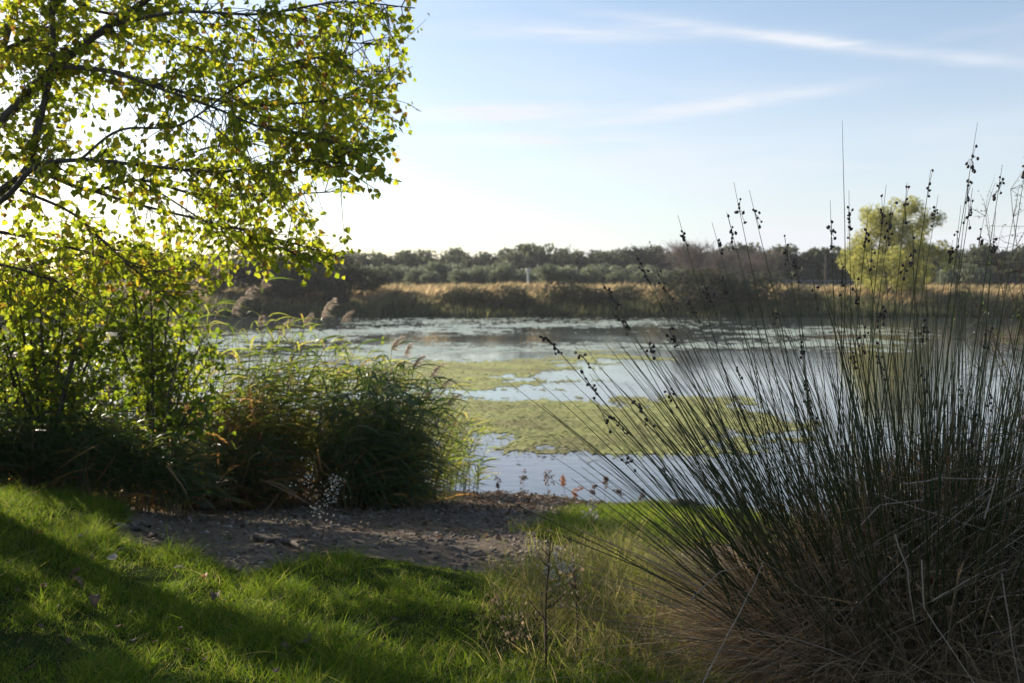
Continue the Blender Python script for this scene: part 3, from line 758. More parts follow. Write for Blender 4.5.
OUT = [(-900, -900), (700, -900), (450, -60), (442, 8), (428, 24), (402, 32), (410, 48), (420, 80), (414, 110), (416, 140), (408, 175), (382, 200), (352, 200), (358, 222), (352, 240), (372, 262),
       (356, 290), (322, 272), (305, 282), (285, 272), (265, 284), (240, 272), (228, 292), (210, 304), (195, 340), (-900, 430)]
def leafy_twigs(samples, per_m, tl, lsize, keep=None, droop=.25, spacing=.042):
    tw0, twd, twl = [], [], []
    for C, dens in samples:
        seg = np.linalg.norm(np.diff(C, axis=0), axis=1); Ltot = seg.sum()
        k = max(2, int(Ltot * per_m * dens))
        u = 0.22 + .78 * rng.random(k) ** .8
        f = u * (len(C) - 1); i = np.minimum(f.astype(int), len(C) - 2); fr = (f - i)[:, None]
        p = C[i] * (1 - fr) + C[i + 1] * fr; ax = nrm(C[i + 1] - C[i])
        d = nrm(ax * .7 + rand_dirs(k) * .95 + np.array([0, 0, -.12]))
        tw0.append(p); twd.append(d); twl.append(tl * (.45 + .8 * rng.random(k)))
        tw0.append(C[-1:]); twd.append(ax[-1:]); twl.append(np.array([tl]))
    tw0, twd, twl = np.concatenate(tw0), np.concatenate(twd), np.concatenate(twl)
    n = len(tw0); t = np.linspace(0, 1, 6)
    bend = rng.normal(size=(n, 3)) * .12 + np.array([0, 0, -droop])
    Cc = tw0[:, None] + twd[:, None] * (twl[:, None] * t)[..., None] + bend[:, None] * (twl[:, None] * t ** 2)[..., None]
    if keep is not None:
        k = keep(Cc[:, 3]) & keep(Cc[:, 5]); Cc, twl, twd, bend, tw0 = Cc[k], twl[k], twd[k], bend[k], tw0[k]; n = len(Cc)
    R = np.broadcast_to(np.array([.0045, .004, .0034, .0028, .0022, .0015]), (n, 6))
    tv = tubes(Cc, R, 3)
    cnt = np.maximum(3, (twl / spacing).astype(int)); idx = np.repeat(np.arange(n), cnt); m = len(idx)
    u = .12 + .9 * rng.random(m)
    p = tw0[idx] + twd[idx] * (twl[idx] * u)[:, None] + bend[idx] * (twl[idx] * u ** 2)[:, None]
    pd = nrm(rand_dirs(m) * .8 + twd[idx] * .5 + np.array([0, 0, -.35])); pl = .018 + .03 * rng.random(m)
    base = p + pd * pl[:, None]
    axis = nrm(pd * .5 + rand_dirs(m) * .5 + np.array([.12, 0, -.55]))
    sz = lsize * (.6 + .65 * rng.random(m))
    if keep is not None:
        k = keep(base); base, axis, sz = base[k], axis[k], sz[k]
    return tv, leaves(base, axis, rand_dirs(len(base)), sz), len(base)
def in_crown(p):
    px = CX + p[:, 0] / p[:, 1] * F; py = HY - (p[:, 2] - EYE) / p[:, 1] * F
    ok = poly_sd(px, py, OUT) + 9 * vnoise(p[:, 0] * 3, p[:, 2] * 3, 81, 3) > 0
    g = vnoise(px / 75, py / 75, 84, 3)          # thin places where the sky comes through
    ok &= (g > -.62) | (rng.random(len(p)) < .25) | (p[:, 2] > EYE + 2.2) | (p[:, 0] < -3.9)
    for gx, gy, gr in [(210, 118, 22), (258, 150, 12), (185, 208, 14), (105, 40, 8), (150, 215, 12)]:
        ok &= (np.hypot(px - gx, (py - gy) * 1.2) > gr) | (rng.random(len(p)) < .2)
    return ok
tv, lv, nl = leafy_twigs(tips, 38, .46, .046, in_crown, spacing=.034)
MB().add(*tv).build('twigs', M['bark'], pop)
MB().add(*lv).build('foliage', M['poplar'], pop, smooth=False)
print('poplar leaves', nl)

# low poplar suckers: leafy bushes at the foot of the tree
def sapling(name, label, base, stems, per_m, lsize, tl=.32, keep=None):
    o = thing(name, label, 'shrub', base)
    mb = MB(); smp = []
    for pts in stems:
        C = limb(mb, [base + np.array([rng.normal() * .08, rng.normal() * .08, -.08])] + [np.asarray(q) for q in pts], .018, .005, 5, 16)
        smp.append((C, 1.0))
    mb.build('stems', M['bark'], o)
    tv, lv, nl = leafy_twigs(smp, per_m, tl, lsize, keep, .15, .036)
    MB().add(*tv).build('twigs', M['bark'], o)
    MB().add(*lv).build('foliage', M['poplar_low'], o, smooth=False)
    print(name, nl)
def gz(x, y): return float(H(np.array([float(x)]), np.array([float(y)]))[0])
def fan(cx, cy, tops, Y, jig=.25):
    out = []
    for (px, py) in tops:
        e = P(px, py, Y + rng.normal() * jig); m = P(cx + (px - cx) * .45, cy + (py - cy) * .5, Y + rng.normal() * jig * .6)
        out.append([m, e])
    return out
def below(px0, py_list):
    """keeps the outline of a bush under a line of heights"""
    xs_, ys_ = zip(*py_list)
    def k(p):
        px = CX + p[:, 0] / p[:, 1] * F; py = HY - (p[:, 2] - EYE) / p[:, 1] * F
        return (py > np.interp(px, xs_, ys_) + 8 * vnoise(p[:, 0] * 3, p[:, 2] * 3, 85, 3)) & (rng.random(len(p)) > np.clip((py - 415) / 60, 0, .93))
    return k
kp = below(0, [(-200, 225), (0, 238), (60, 240), (110, 248), (150, 262), (190, 300), (222, 330), (238, 380), (250, 470)])
bx, by = P(45, 0, 8.2)[0], 8.2
sapling('poplar_bush', 'leafy poplar bush with sunlit yellow green top, at the left edge under the tree', np.array([bx, by, gz(bx, by)]),
        fan(45, 470, [(-110, 300), (-70, 270), (-40, 240), (-10, 300), (5, 245), (25, 290), (40, 238), (60, 320), (75, 250), (95, 280), (110, 245), (10, 370), (60, 400), (100, 380), (-40, 380), (120, 300), (130, 400), (30, 340), (85, 340), (-15, 420)], 8.2, .35), 18, .048, .34, kp)
bx, by = P(165, 0, 8.5)[0], 8.5
sapling('poplar_bush', 'smaller leafy poplar bush leaning right against the plumed reeds', np.array([bx, by, gz(bx, by)]),
        fan(155, 470, [(130, 270), (150, 280), (170, 300), (190, 310), (205, 335), (215, 350), (180, 350), (150, 340), (130, 380), (175, 400), (210, 390), (160, 430), (195, 420), (140, 310), (118, 330)], 8.5, .3), 17, .048, .32, kp)

# ------------------------------------------------------------------ reeds
def reed_clump(label, spots, hts, lean, nleaf, leaf_m, L=(.3, .5), W=.018, plumes=(), dead=0, dead_h=.9, hang=.75, group='reed clumps on the left bank', clr=.25):
    """spots (N,2) cane feet, hts cane heights, lean (N,3) tip drift; plumes = [(foot, tip)]"""
    N = len(spots)
    z = H(spots[:, 0], spots[:, 1]); z = np.maximum(z, -.25)
    c = np.array([spots[:, 0].mean(), spots[:, 1].mean(), z.mean()])
    o = thing('reed_clump', label, 'reeds', c, group)
    base = np.column_stack([spots, z - .05]); t = np.linspace(0, 1, 6)
    Cc = base[:, None] + np.array([0, 0, 1.0]) * (hts[:, None] * t)[..., None] + lean[:, None] * (hts[:, None] * t ** 2)[..., None]
    mb = MB().add(*tubes(Cc, np.broadcast_to(np.linspace(.0045, .002, 6), (N, 6)), 4))
    allC = [(Cc, hts)]
    pl = []
    for (px0, Yp, tip, sz) in plumes:
        e = P(*tip, Yp); fx = P(px0, 0, Yp)[0]; b = np.array([fx, Yp, max(gz(fx, Yp), -.2)])
        sz = sz * .85; C = smooth_poly([b, b * .55 + e * .45 + np.array([-.06 * (e[0] - b[0]), 0, .05]), e], 6)
        mb.add(*tubes(C[None], np.linspace(.005, .002, 6)[None], 4)); pl.append((C, sz))
    mb.build('canes', M['cane'], o)
    if pl:
        Cp = np.stack([c_ for c_, _ in pl]); allC.append((Cp, np.linalg.norm(Cp[:, -1] - Cp[:, 0], axis=1)))
    lm = MB()
    for Ca, hh in allC:
        n = len(Ca); idx = np.repeat(np.arange(n), nleaf); m = len(idx)
        u = clr + (1 - clr) * rng.random(m); f = u * 5; i = np.minimum(f.astype(int), 4); fr = (f - i)[:, None]
        p = Ca[idx, i] * (1 - fr) + Ca[idx, i + 1] * fr
        a = rng.random(m) * 6.283
        out = np.stack([np.cos(a) + .55, np.sin(a) * .8, np.zeros(m)], 1)
        d = nrm(out * .55 + np.array([0, 0, .75]))
        LL = rng.uniform(L[0], L[1], m) * (1.1 - .4 * u)
        bend = out * .25 + np.array([.12, 0, -hang]) * (.6 + .8 * rng.random(m))[:, None]
        lm.add(*ribbons(p, d, LL, W * (.7 + .6 * rng.random(m)), bend, 5, None, 'leaf'))
    lm.build('leaves', leaf_m, o)
    if dead:
        k = rng.integers(N, size=dead); p = base[k] + np.column_stack([rng.normal(size=(dead, 2)) * .12, rng.random(dead) ** 1.5 * dead_h])
        a = rng.random(dead) * 6.283
        d = nrm(np.stack([np.cos(a) * .7 + .15, np.sin(a) * .7 - .1, rng.uniform(-.3, 1.1, dead)], 1))
        MB().add(*ribbons(p, d, rng.uniform(.25, .6, dead), .012 + .01 * rng.random(dead), np.stack([rng.normal(size=dead) * .2, rng.normal(size=dead) * .2, -.5 * rng.random(dead)], 1), 4, None, 'leaf')).build('dead_leaves', M['reed_dead'], o)
    for C, sz in pl:
        n = 190; u = rng.random(n); ax = nrm(C[-1] - C[-2]); Lp = sz
        g_ = rng.normal(size=2) * .12; p = C[-1] + ax * (u * Lp - .3 * Lp)[:, None] + np.array([.45 + g_[0], .1, -.28 + g_[1]]) * (u ** 2 * Lp)[:, None]
        d = nrm(ax * .8 + rand_dirs(n) * .65 + np.array([.55, 0, -.15]))
        MB().add(*ribbons(p, d, Lp * (.42 - .22 * u) * (.5 + .7 * rng.random(n)), .0045, np.stack([.3 + rng.normal(size=n) * .2, rng.normal(size=n) * .2, -.35 + rng.normal(size=n) * .2], 1), 3, None, 'leaf')).build('plume', M['plume'], o)
    return o
def spots_in(px, Y, rx, ry, n):
    c = P(px, 0, Y)[0]; r = np.sqrt(rng.random(n)); a = rng.random(n) * 6.283
    return np.column_stack([c + rx * r * np.cos(a), Y + ry * r * np.sin(a)])
def top_h(sp, prof, jit):
    """cane heights so that the top follows a line of heights (px, py)"""
    px = CX + sp[:, 0] / sp[:, 1] * F; xs_, ys_ = zip(*prof); py = np.interp(px, xs_, ys_)
    zt = EYE - (py - HY) / F * sp[:, 1]
    return np.maximum(.3, (zt - np.maximum(H(sp[:, 0], sp[:, 1]), -.2)) * (1 - jit * rng.random(len(sp)) ** 1.5))
def leans(n, x=.12, s=.08): return np.stack([x + rng.normal(size=n) * s, rng.normal(size=n) * s, -.03 * np.ones(n)], 1)

s = spots_in(358, 9.35, .42, .34, 105)
reed_clump('dense dark green reed clump with hanging blades, rightmost dense clump beside open water', s, top_h(s, [(280, 385), (310, 368), (350, 352), (400, 362), (430, 395), (455, 430)], .6), leans(105, .18, .14), 15, M['reed_shaded'], (.34, .6), .022, dead=300, dead_h=.5, hang=.95, clr=.12,
           plumes=[(395, 9.9, (415, 362), .2), (405, 9.9, (432, 372), .2), (410, 9.8, (442, 385), .18), (400, 10.0, (405, 352), .2), (400, 9.7, (425, 395), .2), (410, 9.6, (447, 402), .18), (380, 10.0, (392, 345), .2)])
s = spots_in(290, 9.75, .78, .35, 150)
reed_clump('sunlit green reeds with nodding plumes between the poplar bush and the dark clump', s, top_h(s, [(190, 312), (230, 302), (270, 312), (310, 328), (340, 345), (380, 372)], .55), leans(150, .2, .12), 12, M['reed_leaf'], (.3, .5), .018, dead=350, dead_h=.9,
           plumes=[(300, 10.2, (322, 312), .26), (318, 10.2, (342, 318), .18), (255, 10.2, (245, 294), .24), (262, 10.1, (262, 282), .22), (270, 10.4, (278, 330), .22), (290, 10.3, (304, 322), .2), (235, 10.2, (232, 310), .2), (285, 10.1, (258, 322), .2)])
s = spots_in(225, 9.3, .55, .35, 110)
reed_clump('reed clump with tawny dead leaves glowing at its foot', s, top_h(s, [(120, 340), (200, 340), (250, 360), (300, 390)], .55), leans(110, .22), 11, M['reed_leaf'], (.3, .5), .018, dead=900, dead_h=.95)
s = spots_in(135, 10.6, .6, .3, 45)
reed_clump('tall reeds with pale pinkish plumes standing highest behind the poplar bushes', s, top_h(s, [(90, 275), (150, 270), (200, 285), (250, 310), (280, 340)], .4), leans(45, .1), 9, M['reed_leaf'], (.3, .5), .018, dead=150,
           plumes=[(190, 10.6, (200, 262), .3), (180, 10.6, (196, 275), .28), (200, 10.5, (212, 272), .26), (150, 10.7, (146, 278), .28), (140, 10.7, (132, 280), .28), (160, 10.6, (158, 285), .24), (120, 10.7, (112, 270), .3), (125, 10.7, (120, 284), .26), (172, 10.5, (180, 288), .24)])
s = spots_in(30, 8.0, 1.25, .26, 300)
reed_clump('shaded dark reeds at the left edge under the poplar bush', s, top_h(s, [(-150, 388), (0, 398), (100, 408), (170, 435)], .45), leans(300, .1, .14), 11, M['reed_shaded'], (.3, .55), .016, dead=260, dead_h=.35)
s = spots_in(392, 9.7, .46, .5, 150)
reed_clump('reeds coloured a sunlit yellow green, spilling right over the water from the dark clump', s, top_h(s, [(320, 352), (360, 350), (400, 362), (430, 390), (470, 435)], .6), leans(150, .24, .14), 15, M['reed_leaf'], (.2, .36), .011, dead=120, dead_h=.4, hang=.9, clr=.1)  # the lighter leaf copy stands in for sun on this side of the clump
s = spots_in(20, 10.9, 1.5, .3, 300)
reed_clump('deep shaded bed of tall reeds behind the poplar bushes', s, top_h(s, [(-150, 320), (0, 320), (150, 330), (240, 370)], .4), leans(300, .1), 14, M['reed_shaded'], (.35, .6), .022, dead=500, dead_h=1.1, hang=.8, clr=.05)
s = spots_in(205, 8.95, .6, .18, 110)
reed_clump('low tangle of shaded reeds and dead stalks behind the weathered log', s, top_h(s, [(100, 420), (180, 425), (250, 430), (320, 455)], .6), leans(110, .1, .16), 8, M['reed_shaded'], (.25, .5), .014, dead=700, dead_h=.45)
s = spots_in(452, 10.7, .3, .45, 46)
reed_clump('thin sparse light green reeds standing in the water right of the dark clump', s, top_h(s, [(400, 400), (440, 405), (470, 420), (500, 450)], .6), leans(46, .16, .1), 12, M['reed_leaf'], (.16, .3), .012, hang=.5)

# a big shrub just out of the frame on the left: it throws the shadow on the lower left of the lawn
bx, by = -4.8, 5.8
base = np.array([bx, by, gz(bx, by)])
st = []
for k in range(64):
    a = rng.random() * 6.283; r = 1.3 * rng.random() ** .5
    e = base + np.array([math.cos(a) * r, math.sin(a) * r, 0.25 + 2.0 * rng.random()]); st.append([base * .55 + e * .45 + np.array([0, 0, .1]), e])
def off_frame(p): return (p[:, 0] < -.53 * p[:, 1]) & (np.hypot(p[:, 0] - bx, p[:, 1] - by) < 1.5)
sapling('poplar_bush', 'dense poplar bush just left of the frame beside the lawn', base, st, 26, .055, .36, off_frame)

# ------------------------------------------------------------------ the rush tussock on the right
RX, RY = 1.62, 3.75
rz = gz(RX, RY)
rush = thing('rush_tussock', 'big fan shaped tussock of dark spiny rushes with bead like seed heads, right foreground', 'rushes', (RX, RY, rz))
def rush_stems(n, rmax, lean0, Lr, sag=.10, jit=.10, power=.6):
    r = rng.random(n) ** power; a = rng.random(n) * 6.283
    off = np.stack([np.cos(a), np.sin(a)], 1) * r[:, None]
    base = np.column_stack([RX + off[:, 0] * rmax, RY + off[:, 1] * rmax * .75, np.zeros(n)]); base[:, 2] = H(base[:, 0], base[:, 1]) - .04
    th = lean0 * r + rng.normal(size=n) * jit
    dirr = off / np.maximum(r, .05)[:, None]; dirr = nrm(np.column_stack([dirr + rng.normal(size=(n, 2)) * .35, np.zeros(n)]))
    d = dirr * np.sin(th)[:, None]; d[:, 2] = np.cos(th)
    L = rng.uniform(*Lr, n)
    bend = dirr * (sag * (.3 + rng.random(n)))[:, None] * (.3 + r)[:, None]; bend[:, 2] = -sag * .55 * (.3 + r)
    return base, d, L, bend
def stem_curve(base, d, L, bend, K=7):
    t = np.linspace(0, 1, K)
    return base[:, None] + d[:, None] * (L[:, None] * t)[..., None] + bend[:, None] * (L[:, None] * t ** 2)[..., None]
def rush_R(n, r0, K=7):
    return (np.linspace(1, .12, K) ** .7)[None] * (r0 * (.75 + .5 * rng.random(n)))[:, None]
b, d, L, bd = rush_stems(1250, .56, math.radians(33), (.85, 1.74), .13, .16)
lim = np.where(d[:, 0] < 0, 1, 1)
MB().add(*tubes(stem_curve(b, d, L, bd), rush_R(len(b), .0031), 4)).build('green_stems', M['rush'], rush)['kind'] = 'stuff'

def capsules(C, u0, n, spread):
    """a seed head: small pointed capsules on short stalks beside the stem"""
    mb = MB(); f = u0 * (len(C) - 1); i = int(f); p0 = C[i] * (1 - f + i) + C[i + 1] * (f - i); ax = nrm(C[i + 1] - C[i])
    lat = np.array([[-1, -.55, 0], [0, 0, 0]])
    th = np.linspace(0, 2 * np.pi, 6, endpoint=False); prof = [(-1, .12), (-.5, .8), (.1, 1), (.7, .6), (1.25, .1)]
    for k in range(n):
        q = p0 + ax * rng.normal() * spread * 1.7 + nrm(rng.normal(size=3)) * spread * (.35 + .6 * rng.random())
        s = .0040 + .0022 * rng.random(); a = nrm(ax + rng.normal(size=3) * .6); e1 = nrm(np.cross(a, [.3, .9, .1])); e2 = np.cross(a, e1)
        V = np.array([q + a * z * s * 1.25 + (e1 * math.cos(x) + e2 * math.sin(x)) * r * s for z, r in prof for x in th])
        Q = [[j * 6 + m, j * 6 + (m + 1) % 6, j * 6 + 6 + (m + 1) % 6, j * 6 + 6 + m] for j in range(4) for m in range(6)]
        mb.add(V, Q)
        mb.add(*tubes(np.stack([p0 - ax * .01, (p0 + q) / 2 + ax * .004, q])[None], np.full((1, 3), .0009), 3))
    return mb
# flowering stems whose tips stand clear of the mass: read off the photograph as (foot px, tip px, tip py, depth)
TIPS = [(770, 538, 326, 3.3), (770, 592, 402, 3.2), (772, 575, 345, 3.5), (790, 600, 280, 3.6), (790, 632, 243, 3.7), (800, 640, 330, 3.4), (795, 676, 215, 3.6), (800, 655, 262, 3.9),
        (810, 712, 222, 3.7), (815, 732, 182, 3.6), (818, 752, 190, 3.6), (815, 728, 212, 3.8), (825, 795, 250, 3.8), (830, 788, 238, 3.9), (840, 845, 120, 3.6), (842, 829, 200, 3.5), (850, 850, 190, 3.7), (852, 866, 212, 3.6),
        (855, 884, 185, 3.8), (860, 891, 205, 3.7), (865, 909, 182, 3.6), (870, 906, 255, 3.9), (880, 930, 170, 3.6), (885, 938, 195, 3.8), (900, 978, 122, 3.6), (905, 970, 180, 3.7), (912, 972, 188, 3.5), (915, 985, 215, 3.8),
        (925, 1002, 165, 3.6), (930, 998, 212, 3.7), (940, 1020, 185, 3.6), (820, 700, 270, 3.6), (812, 668, 330, 3.5), (815, 690, 300, 3.8), (870, 855, 265, 3.6), (860, 840, 262, 3.5), (845, 770, 300, 3.7), (850, 815, 280, 3.8),
        (890, 870, 240, 3.9), (900, 915, 225, 3.9), (905, 950, 240, 3.7), (780, 620, 455, 3.2), (776, 610, 300, 3.7), (800, 720, 260, 3.9), (880, 880, 292, 3.5), (918, 962, 205, 3.9), (950, 1030, 150, 3.7), (955, 1045, 200, 3.6), (795, 660, 380, 3.3), (805, 745, 300, 3.5),
        (775, 580, 372, 3.6), (785, 640, 410, 3.5), (835, 800, 330, 3.5), (858, 862, 320, 3.5), (895, 925, 310, 3.5)]
for j, (fx, tx, ty, Y) in enumerate(TIPS):
    Yb = 3.5 + .35 * rng.random(); x0 = P(fx + rng.normal() * 6, 0, Yb)[0]; b0 = np.array([x0, Yb, gz(x0, Yb) - .04]); e = P(tx, ty, Y)
    mid = (b0 + e) / 2 + np.array([-.10 * (e[0] - b0[0]), .02 * rng.normal(), .045 * abs(e[0] - b0[0]) + .01])
    C = smooth_poly([b0, mid, e], 12); C[:, :2] += (rng.normal(size=2) * .009) * np.sin(np.linspace(0, 7, 12))[:, None]
    st = MB().add(*tubes(C[None], ((.0036 * np.linspace(1, .08, 12) ** .65) * (.85 + .3 * rng.random()))[None], 5)).build('flower_stem', M['rush'], rush)
    if rng.random() < .93:
        capsules(C, .925 + .05 * rng.random(), int(rng.integers(5, 11)), .016 + .008 * rng.random()).build('seed_head', M['capsule'], st)
# more flowering stems inside the mass
b, d, L, bd = rush_stems(44, .45, math.radians(44), (1.1, 1.6))
Cs = stem_curve(b, d, L, bd, 10)
for C in Cs:
    st = MB().add(*tubes(C[None], ((.0034 * np.linspace(1, .08, 10) ** .65))[None], 4)).build('flower_stem', M['rush'], rush)
    capsules(C, .84 + .06 * rng.random(), int(rng.integers(4, 9)), .016).build('seed_head', M['capsule'], st)
# dead stems: straight greyish ones among the green, then broken and fallen ones
b, d, L, bd = rush_stems(800, .60, math.radians(42), (.35, 1.2), .22, .22)
b2, d2, L2, bd2 = rush_stems(700, .58, math.radians(64), (.35, 1.0), .35, .35, .45)
mb = MB().add(*tubes(stem_curve(b, d, L, bd), rush_R(len(b), .0025), 4))
C2 = stem_curve(b2, d2, L2, bd2); C2[:, :, 2] = np.maximum(C2[:, :, 2], H(C2[:, :, 0], C2[:, :, 1]) + .01 + .05 * rng.random((len(C2), 1)))
mb.add(*tubes(C2, rush_R(len(b2), .0024), 4))
n = 420   # lying across the tussock, snapped half way
p = np.column_stack([rng.uniform(RX - .35, RX + .75, n), rng.uniform(RY - .6, RY + .3, n), rz + rng.uniform(.15, .78, n)])
a = rng.normal(size=n) * .5 + np.where(rng.random(n) < .5, 0, np.pi); d = np.stack([np.cos(a), -.25 + .3 * np.sin(a), rng.normal(size=n) * .55 - .05], 1); d = nrm(d)
Lk = rng.uniform(.25, .75, n); k1 = p + d * (Lk * .5)[:, None]; dn = nrm(d * .6 + np.stack([rng.normal(size=n) * .4, rng.normal(size=n) * .2, -rng.random(n) * .9], 1))
K = np.stack([p - d * (Lk * .25)[:, None], p, p + d * (Lk * .25)[:, None], k1, k1 + dn * (Lk * .22)[:, None], k1 + dn * (Lk * .45)[:, None]], 1)
K = K + np.cumsum(rng.normal(size=K.shape) * .006, 1); mb.add(*tubes(K, rush_R(n, .0021, 6), 4))
n = 150   # long swept strands sagging from the right side
p = np.column_stack([rng.uniform(RX + .1, RX + .95, n), rng.uniform(RY - .75, RY - .1, n), rz + rng.uniform(.25, .95, n)])
d = nrm(np.stack([-.9 + rng.normal(size=n) * .3, -.15 + rng.normal(size=n) * .25, .12 + rng.normal(size=n) * .22], 1)); t = np.linspace(0, 1, 8); Ls = rng.uniform(.3, .85, n)
bend = np.stack([rng.normal(size=n) * .1, rng.normal(size=n) * .15, -.25 - .5 * rng.random(n)], 1)
Cs2 = p[:, None] + d[:, None] * (Ls[:, None] * t)[..., None] + bend[:, None] * (Ls[:, None] * t ** 2)[..., None]
Cs2 = Cs2 + np.cumsum(rng.normal(size=Cs2.shape) * .004, 1)
mb.add(*tubes(Cs2, rush_R(n, .0021, 8), 4))
stuff(mb.build('dry_stems', M['rush_dry'], rush))
n = 17000
r = rng.random(n) ** .5; a = rng.random(n) * 6.283
p = np.column_stack([RX + np.cos(a) * r * .74, RY + np.sin(a) * r * .56, np.zeros(n)]); p[:, 2] = H(p[:, 0], p[:, 1]) + rng.random(n) ** 1.4 * .85 * (1.12 - r)
d = nrm(np.stack([np.cos(a) * .8 * r + rng.normal(size=n) * .3, np.sin(a) * .8 * r + rng.normal(size=n) * .3, rng.uniform(.1, 1.3, n)], 1))
m = 8000; a2 = rng.uniform(math.radians(175), math.radians(365), m); r2 = .62 + .4 * rng.random(m)     # the matted front and sides
p2 = np.column_stack([RX + np.cos(a2) * r2 * .72, RY + np.sin(a2) * r2 * .62, np.zeros(m)]); p2[:, 2] = H(p2[:, 0], p2[:, 1]) + rng.random(m) ** 1.3 * .78 * (1.25 - r2).clip(.12, 1)
d2 = nrm(np.stack([rng.normal(size=m) * .7 + np.cos(a2) * .3, rng.normal(size=m) * .35 - .15, rng.uniform(-.5, 1.2, m)], 1))
p, d, a, n = np.concatenate([p, p2]), np.concatenate([d, d2]), np.concatenate([a, a2]), n + m
stuff(MB().add(*ribbons(p, d, rng.uniform(.18, .5, n), .003 + .004 * rng.random(n), np.stack([np.cos(a) * .35 + rng.normal(size=n) * .35, np.sin(a) * .35 + rng.normal(size=n) * .35, -1.05 * rng.random(n)], 1), 5)).build('dead_leaves', M['straw'], rush))
# a few pale snapped stems that stand out
for pts in [[(895, 534, 3.05), (908, 570, 3.0), (914, 622, 2.98)], [(922, 560, 3.0), (924, 608, 2.95), (975, 683, 2.85)], [(1002, 572, 3.0), (1008, 620, 2.95), (1018, 682, 2.9)], [(905, 484, 3.1), (940, 478, 3.1), (1030, 480, 3.15)],
            [(860, 525, 3.1), (880, 505, 3.1), (925, 500, 3.1)], [(930, 600, 3.0), (965, 580, 3.0), (1010, 560, 3.05)], [(690, 600, 3.2), (720, 572, 3.2), (752, 566, 3.2)], [(700, 690, 3.1), (740, 610, 3.15), (765, 560, 3.2)],
            [(765, 470, 3.2), (820, 462, 3.15), (855, 490, 3.1)], [(985, 520, 3.0), (998, 480, 3.05), (1015, 440, 3.1)]]:
    C = np.array([P(*q) for q in pts]); C = np.concatenate([np.linspace(C[0], C[1], 4), np.linspace(C[1], C[2], 5)[1:]]); C = C + np.cumsum(rng.normal(size=C.shape) * .002, 0)
    MB().add(*tubes(C[None], np.linspace(.0026, .0014, 8)[None], 5)).build('broken_stem', M['rush_pale'], rush)

# bare twiggy shrub behind the rushes at the right edge
bx, by = P(1040, 0, 7.6)[0], 7.6
tam = thing('twiggy_shrub', 'thin almost leafless shrub behind the rushes at the right edge', 'shrub', (bx, by, gz(bx, by)))
mb = MB(); smp = []
for (px, py) in [(985, 215), (1010, 190), (1030, 200), (960, 270), (975, 300), (1000, 250), (1050, 210), (1070, 260), (965, 340), (990, 330), (1015, 300), (955, 385), (1040, 330), (1060, 380)]:
    e = P(px, py, 7.6 + rng.normal() * .25); b0 = np.array([bx + rng.normal() * .1, by + rng.normal() * .1, gz(bx, by) - .05])
    C = limb(mb, [b0, b0 * .5 + e * .5 + np.array([.1, 0, .05]), e], .009, .002, 5, 14, .01); smp.append(C)
mb.build('stems', M['dark_stem'], tam)
pp = np.concatenate([C[4:] for C in smp]); k = rng.integers(len(pp), size=520); p = pp[k]
d = nrm(rand_dirs(520) * .8 + np.array([-.1, 0, .5])); t = np.linspace(0, 1, 4); Lw = .12 + .25 * rng.random(520)
Cw = p[:, None] + d[:, None] * (Lw[:, None] * t)[..., None] + (rng.normal(size=(520, 3)) * .2)[:, None] * (Lw[:, None] * t ** 2)[..., None]
MB().add(*tubes(Cw, np.broadcast_to(np.linspace(.0022, .001, 4), (520, 4)), 3)).build('twigs', M['dark_stem'], tam)
q = Cw[rng.integers(520, size=1500), rng.integers(1, 4, size=1500)] + rng.normal(size=(1500, 3)) * .015
MB().add(*leaves(q, rand_dirs(1500), rand_dirs(1500), .014)).build('leaves', M['reed_shaded'], tam)

# ------------------------------------------------------------------ lawn and weeds
def blades_on(x, y, L, w, mat, lean=.35, nseg=3, wind=(.12, -.05), bendk=.5):
    n = len(x); d = nrm(np.stack([rng.normal(size=n) * lean + wind[0], rng.normal(size=n) * lean + wind[1], np.ones(n)], 1))
    bend = np.stack([rng.normal(size=n) * bendk, rng.normal(size=n) * bendk, -np.abs(rng.normal(size=n)) * .3], 1)
    return ribbons(np.stack([x, y, H(x, y) - .008], 1), d, L, w, bend, nseg)
n = 520000
x = rng.uniform(-5.2, 2.4, n); y = 2.6 + 6.2 * rng.random(n) ** 1.15
s = lawn_sd(x, y)
cl = vnoise(x * 5, y * 5, 91, 4); patchy = vnoise(x * 1.3, y * 1.3, 92, 3)
vis = np.abs(x / y) < .60
k = (s > -.03) & vis & (rng.random(n) < np.clip(.7 + .45 * cl + .3 * patchy, .15, 1) * np.clip(.35 + s / .25, .2, 1))
x, y, cl, s, patchy = x[k], y[k], cl[k], s[k], patchy[k]
tuft = vnoise(x * 2.6, y * 2.6, 96, 2); L = (.038 + .055 * rng.random(len(x))) * (1 + .5 * cl) * (1 + .3 * patchy) * (1 + .55 * tuft).clip(.55, 1.8) * np.where(s < .15, .75, 1)
L = np.where(rng.random(len(x)) < .05, L * 1.6, L)
V, Q = blades_on(x, y, L, .0022 + .0022 * rng.random(len(x)), None)
gm = MB().add(V, Q)
n = 26000
x = rng.uniform(-.3, 3.2, n); y = rng.uniform(7.2, 10.6, n); s = patch_sd(x, y)
k = (s > -.05) & (rng.random(n) < np.clip(.4 + s / .2 + .3 * vnoise(x * 4, y * 4, 93), .05, 1)); x, y = x[k], y[k]
gm.add(*blades_on(x, y, .06 + .07 * rng.random(len(x)), .004 + .003 * rng.random(len(x)), None))
n = 9000     # scattered tufts invading the dirt
x = rng.uniform(-3.4, 1.6, n); y = rng.uniform(5.2, 10.4, n)
k = (vnoise(x * 1.7, y * 2.3, 94, 3) > .22) & (lawn_sd(x, y) < 0) & (y < shore(x) - .2); x, y = x[k], y[k]
gm.add(*blades_on(x, y, .025 + .045 * rng.random(len(x)), .003 + .002 * rng.random(len(x)), None, .6))
